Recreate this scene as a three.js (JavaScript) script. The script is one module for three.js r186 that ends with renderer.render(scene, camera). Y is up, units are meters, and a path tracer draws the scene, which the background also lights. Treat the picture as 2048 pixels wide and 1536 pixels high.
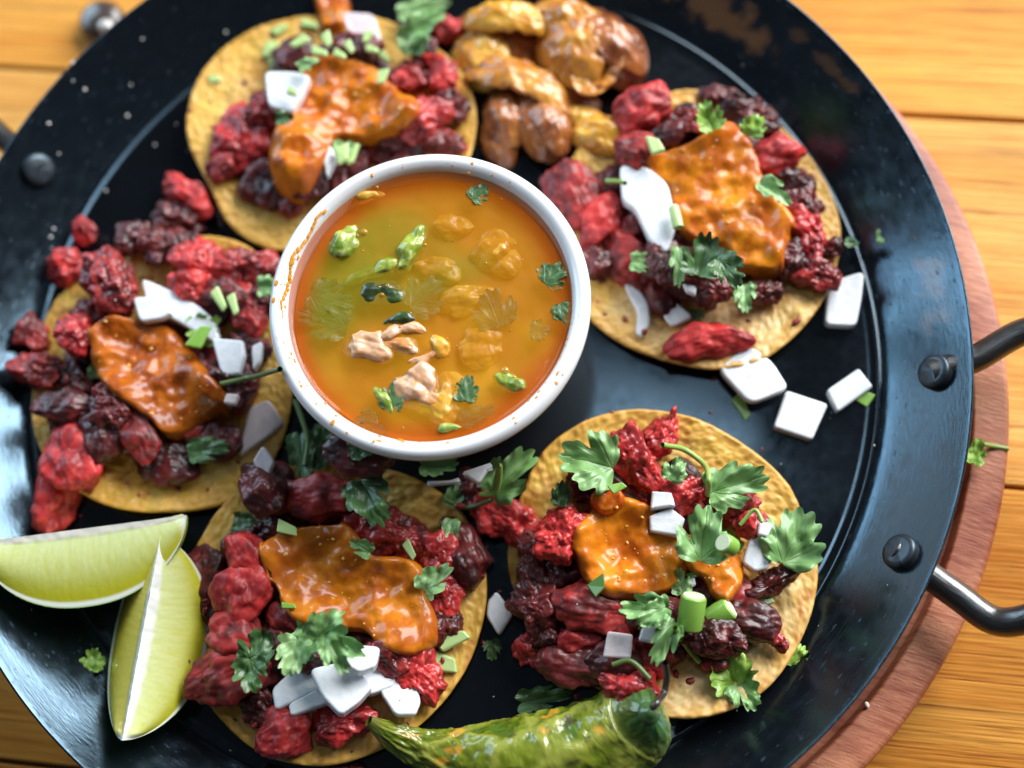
import * as THREE from 'three';
import { ImprovedNoise } from 'three/addons/math/ImprovedNoise.js';
import { mergeVertices, mergeGeometries } from 'three/addons/utils/BufferGeometryUtils.js';
import { RoundedBoxGeometry } from 'three/addons/geometries/RoundedBoxGeometry.js';
import { RectAreaLightUniformsLib } from 'three/addons/lights/RectAreaLightUniformsLib.js';

// ------------------------------------------------------------------ camera, light, exposure
const scene = new THREE.Scene();
const camera = new THREE.PerspectiveCamera(34, 4 / 3, 0.02, 30);
camera.position.set(0.0213, 0.4322, 0.1474);
camera.up.set(0.2717, 0.2791, -0.9210);
camera.lookAt(0.0213, 0, 0.0164);
camera.focus = 0.410; camera.userData.fStop = 3.0;
camera.updateMatrixWorld(true);

scene.background = new THREE.Color(0.04, 0.042, 0.048);          // dim room all round
RectAreaLightUniformsLib.init();
const renderer = new THREE.WebGLRenderer({ antialias: true });
renderer.toneMapping = THREE.LinearToneMapping;
renderer.toneMappingExposure = 1.18;
renderer.shadowMap.enabled = true;

function windowLight(name, label, pos, w, h, color, power, glow) {  // a daylit window pane: glowing sheet and the light it gives
  const o = new THREE.Group(); o.name = name; o.position.set(...pos); o.lookAt(0, 0.02, 0); scene.add(o);
  o.userData = { label, category: 'window', kind: 'structure' };
  const pane = new THREE.Mesh(new THREE.BoxGeometry(w, h, 0.01), new THREE.MeshStandardMaterial({ color: 0x999999, emissive: color, emissiveIntensity: glow }));
  pane.name = 'pane'; pane.position.z = -0.02; o.add(pane);
  const l = new THREE.RectAreaLight(color, power, w, h); l.position.copy(o.position); l.lookAt(0, 0.02, 0); scene.add(l);
}
windowLight('window', 'wide daylit window to the upper right of the table', [1.34, 0.98, -0.84], 1.5, 1.3, new THREE.Color(0.96, 0.98, 1.0), 13.0, 1);
windowLight('window_001', 'blue daylit window beyond the back left of the table', [-0.95, 0.62, -1.16], 1.4, 0.8, new THREE.Color(0.55, 0.79, 1.0), 4.0, 1);
windowLight('window_002', 'small skylight high above the back of the table', [0.24, 2.0, -0.36], 0.34, 0.24, new THREE.Color(0.62, 0.82, 1.0), 6.0, 1);

// ------------------------------------------------------------------ helpers
const PI = Math.PI, rad = (d) => d * PI / 180;
function rng(seed) { let a = seed * 2654435761 >>> 0; return () => { a = (a + 0x6d2b79f5) | 0; let t = Math.imul(a ^ (a >>> 15), 1 | a); t = (t + Math.imul(t ^ (t >>> 7), 61 | t)) ^ t; return ((t ^ (t >>> 14)) >>> 0) / 4294967296; }; }
const IN = new ImprovedNoise(), noise = (x, y, z) => IN.noise(x, y, z);
function fbm(x, y, z, o = 4) { let s = 0, a = 1, n = 0; for (let i = 0; i < o; i++) { s += a * noise(x, y, z); n += a; x = x * 2.03 + 7.1; y = y * 2.03 + 3.7; z = z * 2.03 + 1.9; a *= 0.5; } return s / n; }
const clamp = THREE.MathUtils.clamp, lerp = THREE.MathUtils.lerp, sstep = (x, a, b) => THREE.MathUtils.smoothstep(x, a, b);
const mix3 = (a, b, t) => [lerp(a[0], b[0], t), lerp(a[1], b[1], t), lerp(a[2], b[2], t)];
const used = new Map();
function numbered(n) { const k = used.get(n) ?? 0; used.set(n, k + 1); return k ? n + '_' + String(k).padStart(3, '0') : n; }
function tag(o, label, category, group, kind) { o.userData = { label, category }; if (group) o.userData.group = group; if (kind) o.userData.kind = kind; return o; }
function thing(name, label, category, pos = [0, 0, 0], group) { const o = new THREE.Group(); o.name = numbered(name); o.position.set(...pos); scene.add(o); return tag(o, label, category, group); }
function part(name, geo, mat, parent) { const m = new THREE.Mesh(geo, mat); m.name = parent === scene ? numbered(name) : name; m.castShadow = m.receiveShadow = true; parent.add(m); return m; }
const yaw = (deg) => -rad(deg + 14.5);                              // turn of a thing whose long axis runs deg degrees clockwise from the picture's right
const phys = (p) => new THREE.MeshPhysicalMaterial(p), std = (p) => new THREE.MeshStandardMaterial(p);
const LIN = (r, g, b) => new THREE.Color().setRGB(r, g, b);
const pts = (f) => { const a = []; for (let i = 0; i < f.length; i += 3) a.push(new THREE.Vector3(f[i], f[i + 1], f[i + 2])); return a; };

// grid(nu, nv, f): a sheet of points f(i/nu, j/nv) -> [x, y, z, r?, g?, b?]
function grid(nu, nv, f, closeU = false) {
  const P = [], C = [], U = [], I = []; let col = false;
  for (let j = 0; j <= nv; j++) for (let i = 0; i <= nu; i++) { const q = f(i / nu, j / nv); P.push(q[0], q[1], q[2]); if (q.length > 3) { col = true; C.push(q[3], q[4], q[5]); } U.push(i / nu, j / nv); }
  for (let j = 0; j < nv; j++) for (let i = 0; i < nu; i++) { const a = j * (nu + 1) + i, b = closeU && i === nu - 1 ? j * (nu + 1) : a + 1, c = a + nu + 1, d = closeU && i === nu - 1 ? (j + 1) * (nu + 1) : c + 1; I.push(a, c, b, b, c, d); }
  const g = new THREE.BufferGeometry(); g.setAttribute('position', new THREE.Float32BufferAttribute(P, 3)); g.setAttribute('uv', new THREE.Float32BufferAttribute(U, 2));
  if (col) g.setAttribute('color', new THREE.Float32BufferAttribute(C, 3));
  g.setIndex(I); g.computeVertexNormals(); return g;
}
function dataTex(w, h, f, srgb, rx = 1, ry = 1) {                    // f(u, v) -> grey or [r, g, b] 0..1
  const d = new Uint8Array(w * h * 4);
  for (let y = 0; y < h; y++) for (let x = 0; x < w; x++) { let c = f(x / w, y / h); if (!Array.isArray(c)) c = [c, c, c]; const o = (y * w + x) * 4; for (let k = 0; k < 3; k++) d[o + k] = clamp(c[k], 0, 1) * 255; d[o + 3] = 255; }
  const t = new THREE.DataTexture(d, w, h); t.wrapS = t.wrapT = THREE.RepeatWrapping; t.magFilter = THREE.LinearFilter; t.minFilter = THREE.LinearMipmapLinearFilter; t.repeat.set(rx, ry);
  if (srgb) t.colorSpace = THREE.SRGBColorSpace; t.needsUpdate = true; return t;
}
// periodic value for tiling textures: blends noise across the seam
function tile(f) { return (u, v) => { const a = f(u, v), b = f(u - 1, v), s = sstep(u, 0.8, 1); const c = f(u, v - 1), d = f(u - 1, v - 1), t = sstep(v, 0.8, 1); return lerp(lerp(a, b, s), lerp(c, d, s), t); }; }

// ------------------------------------------------------------------ terrain: how high the food already stands at (x, z)
const GS = 0.0005, GN = 800, T = new Float32Array(GN * GN);
const gi = (x) => Math.round((x + 0.2) / GS);
function tAt(x, z) { const i = gi(x), j = gi(z); return i < 0 || j < 0 || i >= GN || j >= GN ? -0.02 : T[j * GN + i]; }
function stamp(o) {
  o.updateWorldMatrix(true, true); const A = new THREE.Vector3(), B = new THREE.Vector3(), C = new THREE.Vector3();
  o.traverse((m) => {
    if (!m.isMesh) return; const p = m.geometry.attributes.position, ix = m.geometry.index, n = ix ? ix.count : p.count, at = (k) => (ix ? ix.getX(k) : k);
    const W = []; for (let k = 0; k < p.count; k++) { A.fromBufferAttribute(p, k).applyMatrix4(m.matrixWorld); W.push(A.x, A.y, A.z); }
    for (let k = 0; k < n; k += 3) {
      const a = at(k) * 3, b = at(k + 1) * 3, c = at(k + 2) * 3;
      const x0 = Math.min(W[a], W[b], W[c]), x1 = Math.max(W[a], W[b], W[c]), z0 = Math.min(W[a + 2], W[b + 2], W[c + 2]), z1 = Math.max(W[a + 2], W[b + 2], W[c + 2]);
      const den = (W[b + 2] - W[c + 2]) * (W[a] - W[c]) + (W[c] - W[b]) * (W[a + 2] - W[c + 2]);
      const i0 = Math.max(0, Math.ceil((x0 + 0.2) / GS)), i1 = Math.min(GN - 1, Math.floor((x1 + 0.2) / GS)), j0 = Math.max(0, Math.ceil((z0 + 0.2) / GS)), j1 = Math.min(GN - 1, Math.floor((z1 + 0.2) / GS));
      if (i1 >= i0 && j1 >= j0 && Math.abs(den) > 1e-14) for (let j = j0; j <= j1; j++) for (let i = i0; i <= i1; i++) {
        const x = i * GS - 0.2, z = j * GS - 0.2, u = ((W[b + 2] - W[c + 2]) * (x - W[c]) + (W[c] - W[b]) * (z - W[c + 2])) / den, v = ((W[c + 2] - W[a + 2]) * (x - W[c]) + (W[a] - W[c]) * (z - W[c + 2])) / den, w = 1 - u - v;
        if (u >= -0.01 && v >= -0.01 && w >= -0.01) { const y = u * W[a + 1] + v * W[b + 1] + w * W[c + 1], q = j * GN + i; if (y > T[q]) T[q] = y; }
      }
    }
  });
  return o;
}
// ------------------------------------------------------------------ table, board, pan
function woodTex(seed, light, mid, dark, w, h) {                    // grain runs along u
  return dataTex(w, h, tileRGB((u, v) => {
    const x = u * 6, y = v * 13 + 0.35 * noise(x * 0.45, v * 3, seed);
    const broad = fbm(x * 0.22 + seed, y * 0.42, seed, 3), band = fbm(x * 0.45, y * 1.7 + seed, 3, 3), streak = fbm(x * 1.3, y * 8, seed + 9, 3), pore = fbm(x * 3.5, y * 24, seed + 4, 2);
    let c = mix3(mid, light, clamp(0.5 + broad * 1.1 + band * 0.9 + streak * 0.5, 0, 1));
    return mix3(c, dark, clamp(sstep(band, 0.12, 0.5) * 0.35 + sstep(-streak, 0.12, 0.5) * 0.38 + sstep(pore, 0.14, 0.42) * 0.38, 0, 0.85));
  }), true);
}
function tileRGB(f) { return (u, v) => { const s = sstep(u, 0.85, 1), a = f(u, v); return s > 0 ? mix3(a, f(u - 1, v), s) : a; }; }
const woodBump = dataTex(1024, 512, tile((u, v) => 0.5 + 0.5 * fbm(u * 12, v * 150, 3, 3) - 0.3 * sstep(fbm(u * 20, v * 240, 8, 2), 0.2, 0.5)));
const table = new THREE.Group(); table.name = 'table'; table.rotation.y = -rad(21); table.position.set(0, -0.02, 0); scene.add(table);
table.userData = { kind: 'structure', label: 'honey coloured wooden plank table under the pan and board', category: 'table' };
// local axes: x along the grain, z across it
const seams = [-0.370, -0.244, -0.119, 0.026, 0.156, 0.286];
const tones = [[[0.88, 0.67, 0.36], [0.79, 0.53, 0.22], [0.46, 0.25, 0.07]], [[0.88, 0.65, 0.30], [0.78, 0.50, 0.17], [0.44, 0.23, 0.06]], [[0.88, 0.68, 0.37], [0.79, 0.55, 0.25], [0.46, 0.26, 0.09]], [[0.83, 0.58, 0.24], [0.72, 0.44, 0.13], [0.38, 0.19, 0.05]], [[0.79, 0.53, 0.21], [0.67, 0.39, 0.11], [0.36, 0.17, 0.04]]];
for (let i = 0; i < 5; i++) {
  const z0 = seams[i] + 0.0007, z1 = seams[i + 1] - 0.0007, w = z1 - z0;
  const g = new RoundedBoxGeometry(1.2, 0.03, w, 3, 0.0012), p = g.attributes.position, uv = g.attributes.uv;
  for (let k = 0; k < p.count; k++) uv.setXY(k, p.getX(k) / 0.6 + i * 0.37, p.getZ(k) / 0.14 + 0.5);
  const mat = phys({ map: woodTex(i * 11 + 3, ...tones[i], 1024, 512), bumpMap: woodBump, bumpScale: 0.0005, roughness: 0.6, specularIntensity: 0.35 });
  const m = part('plank', g, mat, table); m.position.set(0, -0.015 + (i % 2) * 0.0004, (z0 + z1) / 2);
}
// round red-brown board
{
  const bd = thing('round_board', 'round reddish brown wooden serving board under the black pan', 'serving board', [0.0110, -0.02, 0.0092]);
  const map = dataTex(1024, 1024, (u, v) => {
    const x = u * 30, y = v * 30, a = x * 0.82 + y * 0.57, b = -x * 0.57 + y * 0.82;
    const broad = fbm(a * 0.16, b * 0.45, 2, 3), fib = fbm(a * 0.9, b * 7, 5, 3), fine = fbm(a * 4, b * 30, 7, 2), blotch = fbm(x * 0.5, y * 0.5, 12, 3);
    let c = mix3([0.56, 0.28, 0.19], [0.80, 0.53, 0.39], clamp(0.5 + broad * 1.1 + fib * 0.9 + blotch * 0.9, 0, 1));
    return mix3(c, [0.42, 0.19, 0.12], clamp(sstep(fib, 0.1, 0.5) * 0.4 + sstep(fine, 0.15, 0.5) * 0.35, 0, 1));
  }, true);
  const prof = [[0.0001, 0.012], [0.1720, 0.012], [0.1728, 0.0125], [0.1731, 0.0192], [0.1742, 0.0202], [0.1838, 0.0202], [0.1853, 0.0194], [0.1860, 0.0176], [0.1860, 0.0022], [0.1845, 0.0002], [0.0001, 0.0002]].map((a) => new THREE.Vector2(...a));
  const mk = (pr) => { const g = new THREE.LatheGeometry(pr, 200), p = g.attributes.position, uv = g.attributes.uv; for (let k = 0; k < p.count; k++) uv.setXY(k, p.getX(k) / 0.4 + 0.5, p.getZ(k) / 0.4 + 0.5 + p.getY(k)); return g; };
  const bump = dataTex(512, 512, (u, v) => { const a = u * 0.82 + v * 0.57, b = -u * 0.57 + v * 0.82; return 0.5 + 0.5 * fbm(a * 40, b * 400, 4, 2); }); bump.repeat.set(2, 2);
  const m = phys({ map, bumpMap: bump, bumpScale: 0.00028, roughness: 0.5, clearcoat: 0.15, clearcoatRoughness: 0.4 });
  part('recessed_floor', mk(prof.slice(0, 3)), m, bd); part('raised_rim', mk(prof.slice(2)), m, bd);
}
// black carbon steel pan
const pan = thing('paella_pan', 'wide black steel pan with riveted loop handles and sloping rim', 'pan');
{
  const scr = dataTex(1024, 256, tile((u, v) => 0.5 + 0.35 * fbm(u * 60, v * 22, 1, 3) + 0.25 * fbm(u * 12, v * 130, 6, 2)));
  const rgh = dataTex(1024, 256, tile((u, v) => { const n = fbm(u * 26, v * 5, 9, 4), s = fbm(u * 10, v * 90, 2, 2); return clamp(0.16 + n * 0.14 + Math.abs(s) * 0.12 + 0.3 * sstep(fbm(u * 40, v * 14, 5, 3), 0.28, 0.5), 0.08, 0.5); }));
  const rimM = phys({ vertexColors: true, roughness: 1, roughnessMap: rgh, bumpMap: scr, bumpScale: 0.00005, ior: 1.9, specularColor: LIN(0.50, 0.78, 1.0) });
  const floorT = dataTex(1024, 1024, (u, v) => { const n = fbm(u * 7, v * 7, 3, 5), s = fbm(u * 90, v * 90, 6, 2); return clamp(0.13 + n * 0.16 + s * 0.05, 0.06, 0.4); });
  const baseM = phys({ color: LIN(0.003, 0.004, 0.0055), roughness: 1, roughnessMap: floorT, ior: 1.65, specularColor: LIN(0.66, 0.86, 1.0) });
  const L = (pr, seg = 240) => new THREE.LatheGeometry(pr.map((a) => new THREE.Vector2(...a)), seg);
  const base = L([[0.0001, 0], [0.150, 0], [0.1525, 0.0002], [0.1535, 0.0009], [0.1548, 0.0010], [0.1556, 0.0004]]);
  { const p = base.attributes.position, uv = base.attributes.uv; for (let k = 0; k < p.count; k++) uv.setXY(k, p.getX(k) / 0.32 + 0.5, p.getZ(k) / 0.32 + 0.5); }
  part('base', base, baseM, pan);
  const prof = [[0.1556, 0.0004]]; for (let i = 1; i <= 24; i++) { const s = i / 24; prof.push([0.1558 + 0.0242 * s, 0.0004 + 0.0228 * Math.pow(s, 1.2)]); }
  prof.push([0.1804, 0.0235], [0.1808, 0.0233], [0.1810, 0.0228]);
  for (let i = 23; i >= 0; i--) { const s = i / 24; prof.push([0.1571 + 0.0242 * s, -0.0012 + 0.0228 * Math.pow(s, 1.2)]); } prof.push([0.1400, -0.0018], [0.0001, -0.0018]);
  const rim = L(prof, 560), bronzeRefl = [[-37, 0.50, 13, 0.30, 1], [8, 0.70, 6.5, 0.2, 1], [14, 0.55, 4, 0.16, 0.6], [-22, 0.8, 8, 0.1, 0.5]];   // bronze reflections painted in as worn patches: angle, place across, half sizes, strength
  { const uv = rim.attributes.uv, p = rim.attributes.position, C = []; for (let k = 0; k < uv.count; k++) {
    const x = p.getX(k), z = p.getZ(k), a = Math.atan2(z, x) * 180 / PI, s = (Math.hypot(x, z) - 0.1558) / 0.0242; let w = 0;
    for (const [wa, ws, da, ds, st] of bronzeRefl) { const d = Math.hypot((a - wa) / da, (s - ws) / ds), n = fbm(a * 0.35, s * 3, 4, 4) * 1.3 + 0.5 * fbm(a * 2.2, s * 5, 9, 3); w = Math.max(w, st * sstep(1.0 - d + n, 0.25, 0.75)); }
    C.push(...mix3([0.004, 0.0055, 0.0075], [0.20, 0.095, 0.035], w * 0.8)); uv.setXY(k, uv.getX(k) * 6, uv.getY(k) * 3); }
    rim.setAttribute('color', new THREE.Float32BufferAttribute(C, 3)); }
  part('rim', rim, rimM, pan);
  stamp(pan);
  const rivM = phys({ color: LIN(0.012, 0.014, 0.018), roughness: 0.40, ior: 1.7, specularColor: LIN(0.66, 0.86, 1.0) });
  for (const a of [19.7, 41.1, 220.8, 199.4]) {
    const g = new THREE.LatheGeometry([[0.0001, 0.0036], [0.0040, 0.0036], [0.0055, 0.0031], [0.0061, 0.0022], [0.0062, -0.002]].map((q) => new THREE.Vector2(...q)), 36);
    const p = g.attributes.position; for (let k = 0; k < p.count; k++) { const x = p.getX(k), z = p.getZ(k); if (p.getY(k) > 0.002) p.setY(k, p.getY(k) + 0.0004 * fbm(x * 260 + a, 1, z * 260, 2)); } g.computeVertexNormals();
    const r = part('rivet', g, rivM, pan), s = 0.64, R = 0.1558 + 0.0242 * s;
    r.position.set(R * Math.cos(rad(a)), 0.0004 + 0.0228 * Math.pow(s, 1.2), R * Math.sin(rad(a)));
    const tilt = Math.atan(0.0228 * 1.2 * Math.pow(s, 0.2) / 0.0242);
    r.quaternion.setFromUnitVectors(new THREE.Vector3(0, 1, 0), new THREE.Vector3(-Math.sin(tilt) * Math.cos(rad(a)), Math.cos(tilt), -Math.sin(tilt) * Math.sin(rad(a))));
  }
  const path = [[0.166, -0.031, 0.014], [0.1785, -0.0385, 0.0155], [0.193, -0.0515, 0.0185], [0.208, -0.055, 0.024], [0.222, -0.032, 0.030], [0.226, 0, 0.032], [0.222, 0.028, 0.030], [0.2125, 0.0405, 0.024], [0.2005, 0.0462, 0.0165], [0.187, 0.0405, 0.0135], [0.166, 0.031, 0.0125]];
  const hM = phys({ color: LIN(0.012, 0.011, 0.011), roughness: 0.32, ior: 1.8, clearcoat: 0.4, clearcoatRoughness: 0.2, bumpMap: scr, bumpScale: 0.0003 });
  for (const base of [30.4, 210.4]) {
    const c = new THREE.CatmullRomCurve3(path.map(([e, f, y]) => new THREE.Vector3(e * Math.cos(rad(base)) - f * Math.sin(rad(base)), y, e * Math.sin(rad(base)) + f * Math.cos(rad(base)))));
    part('handle', new THREE.TubeGeometry(c, 120, 0.0047, 20), hM, pan);
  }
}
// ------------------------------------------------------------------ makers of food
const centreOf = (p) => p.reduce((s, q) => s.add(q), new THREE.Vector3()).multiplyScalar(1 / p.length);
function ringOf(p, n, c = centreOf(p)) {                             // closed smooth outline as radius over angle round c (x, z)
  const cur = new THREE.CatmullRomCurve3(p.map((q) => new THREE.Vector3(q.x, 0, q.z)), true, 'centripetal');
  return { c, pts: cur.getSpacedPoints(n).slice(0, n) };
}
// fried corn tortilla: thin crisp round with blisters and browned patches
const tortM = phys({ vertexColors: true, roughness: 0.55, clearcoat: 0.25, clearcoatRoughness: 0.4 });
const NT = 400;
function tortilla(seed, label, flat, o = {}) {
  const { c, pts: ring } = ringOf(pts(flat), NT), R = rng(seed), A = R() * 6.28;
  const bumps = []; for (let i = 0; i < 34; i++) { const a = R() * 6.28, r = Math.sqrt(R()) * 0.95; bumps.push([r * Math.cos(a), r * Math.sin(a), 0.05 + R() * 0.09, (R() - 0.25) * 0.0016]); }
  const top = (x, z, t, a) => {
    const u = x / 0.05, v = z / 0.05; let y = 0.0006 * fbm(u * 2.2 + seed, v * 2.2, 1, 3) * 2 + 0.0009 * fbm(u * 10, v * 10, seed, 3) + 0.0007 * fbm(u * 24, v * 24, seed + 2, 2);
    for (const [bx, bz, br, bh] of bumps) { const d = ((u - bx) ** 2 + (v - bz) ** 2) / (br * br); if (d < 5) y += bh * Math.exp(-d * 1.2); }
    y += (o.lift ?? 0.0045) * Math.pow(t, 3) * (0.45 + 0.55 * Math.cos(2 * (a - A))) + (o.edge ? o.edge[1] * Math.pow(t, 2.5) * Math.pow(Math.max(0, Math.cos(a - rad(o.edge[0] + 14.5))), 2) : 0);
    return y;
  };
  const col = (x, z, t, a) => {
    const u = x / 0.05, v = z / 0.05, n = fbm(u * 2.4 + seed * 3, v * 2.4, 4, 4), m = fbm(u * 9, v * 9 + seed, 8, 4), f = fbm(u * 30, v * 30, seed, 3);
    let k = mix3([0.66, 0.41, 0.06], [0.77, 0.56, 0.17], sstep(n + m * 0.4, -0.12, 0.35)); if (o.pale) k = mix3(k, [0.78, 0.60, 0.31], sstep(u * Math.cos(rad(o.pale)) + v * Math.sin(rad(o.pale)) + n, 0.2, 0.9) * 0.8);
    k = mix3(k, [0.60, 0.30, 0.035], sstep(t + n * 0.35 + m * 0.2, 0.72, 1.02) * 0.85);       // oil-darkened golden edge
    k = mix3(k, [0.52, 0.20, 0.035], sstep(m * 0.7 - n * 0.7, 0.12, 0.40) * 0.75);                 // toasted patches
    k = mix3(k, [0.50, 0.19, 0.025], (1 - sstep(t + n * 0.3, 0.66, 0.86)) * 0.55);             // grease from the meat
    k = mix3(k, [0.23, 0.09, 0.03], sstep(f + m * 0.6, 0.32, 0.58) * 0.6);
    return mix3(k, [0.74, 0.55, 0.26], sstep(-f, 0.22, 0.5) * 0.35);
  };
  const TH = 0.0016, y0 = o.y ?? 0.0012;
  const P = (t, i, off) => { const q = ring[i % NT], x = (q.x - c.x) * t, z = (q.z - c.z) * t, a = Math.atan2(z, x); return [x, y0 + Math.max(0, top(x, z, t, a) + 0.0014) + off, z, ...col(x, z, Math.min(1, t), a)]; };
  const prof = []; for (let j = 0; j <= 96; j++) prof.push([j / 96 * 0.985, TH]); prof.push([0.995, TH * 0.75], [1, TH * 0.4], [0.997, TH * 0.1], [0.98, 0]); for (let j = 1; j <= 10; j++) prof.push([0.98 * (1 - j / 10), 0]);
  const g = grid(NT, prof.length - 1, (u, v) => { const [t, off] = prof[Math.round(v * (prof.length - 1))]; const i = (NT - Math.round(u * NT)) % NT; return P(Math.max(t, 0.0005), i, off); }, true);
  const m = part('tortilla', g, tortM, scene); m.position.set(c.x, 0, c.z); tag(m, label, 'tortilla', 'fried tortillas on the pan'); stamp(m); return m;
}
// ------------------------------------------------------------------ the five tortillas
const t1 = tortilla(1, 'golden crisp tortilla of the back left taco, its left edge curling up', [-0.0726, -0.0002, -0.1124,-0.0666, -0.0002, -0.131,-0.0531, 0.0006, -0.146,-0.0332, 0.0004, -0.1526,-0.0069, 0, -0.1501,0.0099, -0.0001, -0.1426,0.0246, -0.0002, -0.1273,0.0345, 0, -0.1102,0.0366, -0.0002, -0.0915,0.0323, -0.0002, -0.0773,0.0223, -0.0002, -0.063,0.0043, -0.0001, -0.0535,-0.0199, 0, -0.0503,-0.0423, 0, -0.055,-0.0548, 0, -0.0603,-0.0644, -0.0002, -0.0715,-0.0687, -0.0001, -0.089], { edge: [180, 0.002], lift: 0.003 });
const t2 = tortilla(2, 'golden tortilla of the left taco, half hidden under dark meat', [-0.1503, -0.0001, -0.0199,-0.1461, -0.0001, -0.0387,-0.1384, -0.0001, -0.059,-0.1239, -0.0001, -0.0693,-0.1013, -0.0001, -0.0741,-0.0783, -0.0003, -0.071,-0.0588, 0, -0.0601,-0.0512, -0.0003, -0.0411,-0.0529, -0.0001, -0.0151,-0.06, -0.0003, 0.0084,-0.073, -0.0001, 0.0258,-0.089, -0.0002, 0.0316,-0.1089, 0, 0.0291,-0.1263, -0.0002, 0.0222,-0.1392, -0.0001, 0.0106,-0.148, -0.0001, -0.0045], {});
const t5 = tortilla(5, 'pale gold tortilla of the right taco behind the cup', [0.0523, -0.0001, -0.0098,0.0487, -0.0002, -0.0274,0.0535, -0.0001, -0.0447,0.0657, 0, -0.0602,0.0833, 0, -0.07,0.1004, -0.0001, -0.0745,0.1141, -0.0001, -0.074,0.128, -0.0001, -0.0681,0.1411, -0.0001, -0.054,0.1492, 0.0007, -0.0381,0.1523, 0.0009, -0.0221,0.1512, 0, -0.0063,0.1449, -0.0002, 0.008,0.1351, -0.0001, 0.0201,0.1204, -0.0001, 0.0305,0.1058, -0.0001, 0.0355,0.0915, 0, 0.034,0.0772, -0.0002, 0.0265,0.0638, -0.0001, 0.0156,0.0552, -0.0002, 0.0031], { pale: 100 });
const t3 = tortilla(3, 'golden tortilla of the lower middle taco beside the lime', [-0.0635, -0.0001, 0.0248,-0.0458, -0.0003, 0.0283,-0.0322, 0, 0.0338,-0.018, -0.0003, 0.0435,-0.0082, -0.0001, 0.0556,-0.0047, -0.0002, 0.0712,-0.0059, -0.0001, 0.0852,-0.0112, -0.0003, 0.0978,-0.0207, -0.0002, 0.1107,-0.0358, -0.0002, 0.1218,-0.0528, -0.0003, 0.1273,-0.0719, -0.0003, 0.1274,-0.0908, 0, 0.1187,-0.1035, 0, 0.1034,-0.1094, -0.0003, 0.0881,-0.1103, -0.0001, 0.0703,-0.1059, -0.0002, 0.0517,-0.0983, -0.0001, 0.041,-0.0871, -0.0001, 0.0312,-0.074, 0.0031, 0.0262], {});
const t4 = tortilla(4, 'brightly lit golden tortilla of the lower right taco', [0.0029, -0.0001, 0.0806,0.0059, -0.0001, 0.0706,0.0156, -0.0001, 0.0551,0.0257, -0.0001, 0.0449,0.0381, -0.0001, 0.04,0.0514, 0, 0.0387,0.0635, -0.0001, 0.0411,0.0794, 0, 0.0492,0.0933, -0.0002, 0.0626,0.1026, -0.0003, 0.0782,0.1046, 0, 0.0933,0.1038, -0.0002, 0.1072,0.0981, 0.0008, 0.1197,0.0876, 0.0019, 0.1322,0.0739, 0.0032, 0.1419,0.0594, 0.0011, 0.1453,0.0461, -0.0001, 0.1441,0.0326, -0.0003, 0.1379,0.0191, -0.0001, 0.125,0.0092, -0.0001, 0.1104,0.0038, -0.0001, 0.095], { pale: 75, lift: 0.006 });
// white cup of soup
const CX = 0.0026, CZ = -0.0020;
const cup = thing('soup_cup', 'thick white round cup holding the orange soup in the pan middle', 'cup', [CX, 0, CZ]);
{
  const white = phys({ color: LIN(0.80, 0.80, 0.81), roughness: 0.22, clearcoat: 0.5, clearcoatRoughness: 0.1 });
  const L = (pr) => new THREE.LatheGeometry(new THREE.SplineCurve(pr.map((a) => new THREE.Vector2(...a))).getPoints(pr.length * 6), 180);
  part('wall', L([[0.0505, 0.0510], [0.0490, 0.045], [0.0440, 0.020], [0.0400, 0.005], [0.0370, 0.0010], [0.034, 0.0006], [0.015, 0.0006], [0.0001, 0.0006]]), white, cup);
  part('lip', L([[0.0440, 0.036], [0.0455, 0.0440], [0.0461, 0.0505], [0.0469, 0.0533], [0.0484, 0.0547], [0.0500, 0.0551], [0.0514, 0.0545], [0.0523, 0.0532], [0.0524, 0.0516], [0.0514, 0.0506], [0.0503, 0.0507]]), white, cup);
  part('inner_wall', L([[0.0001, 0.004], [0.032, 0.004], [0.038, 0.010], [0.0440, 0.036]]), white, cup);
  stamp(cup);
  // dried splashes of broth on the lip
  const R = rng(5), gs = [];
  const drop = (ang, rr, a, b, y) => { const s = new THREE.SphereGeometry(1, 12, 8); s.scale(a, 0.00022, b); s.rotateY(-ang); s.translate(rr * Math.cos(ang), y, rr * Math.sin(ang)); gs.push(s); };
  const lipY = (r) => 0.05505 - 0.00012 - Math.pow(Math.abs(r - 0.0499) / 0.0031, 2) * 0.0018;
  for (let i = 0; i < 150; i++) { const z = R(), ang = z < 0.62 ? rad(100 + R() * 130 + 25 * (R() - 0.5)) : z < 0.85 ? rad(15 + R() * 60) : rad(260 + R() * 60), r = 0.0469 + Math.pow(R(), 1.3) * 0.0035, s = 0.00016 + Math.pow(R(), 3) * 0.0008; drop(ang, r, s * (0.8 + R() * 0.5), s * (0.8 + R() * 0.8), lipY(r)); }
  for (let i = 0; i < 26; i++) { const ang = rad(190 + i * 1.9), r = 0.0478 + 0.0006 * Math.sin(i * 0.6) + (R() - 0.5) * 0.0004; drop(ang, r, 0.0005 + 0.0007 * R() + (i > 4 && i < 17 ? 0.0006 : 0), 0.0010 + 0.0006 * R(), lipY(r));  }
  const sp = part('broth_splash', mergeGeometries(gs), phys({ color: LIN(0.62, 0.25, 0.02), roughness: 0.25, clearcoat: 0.4 }), cup); sp.userData.kind = 'stuff';
}
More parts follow.
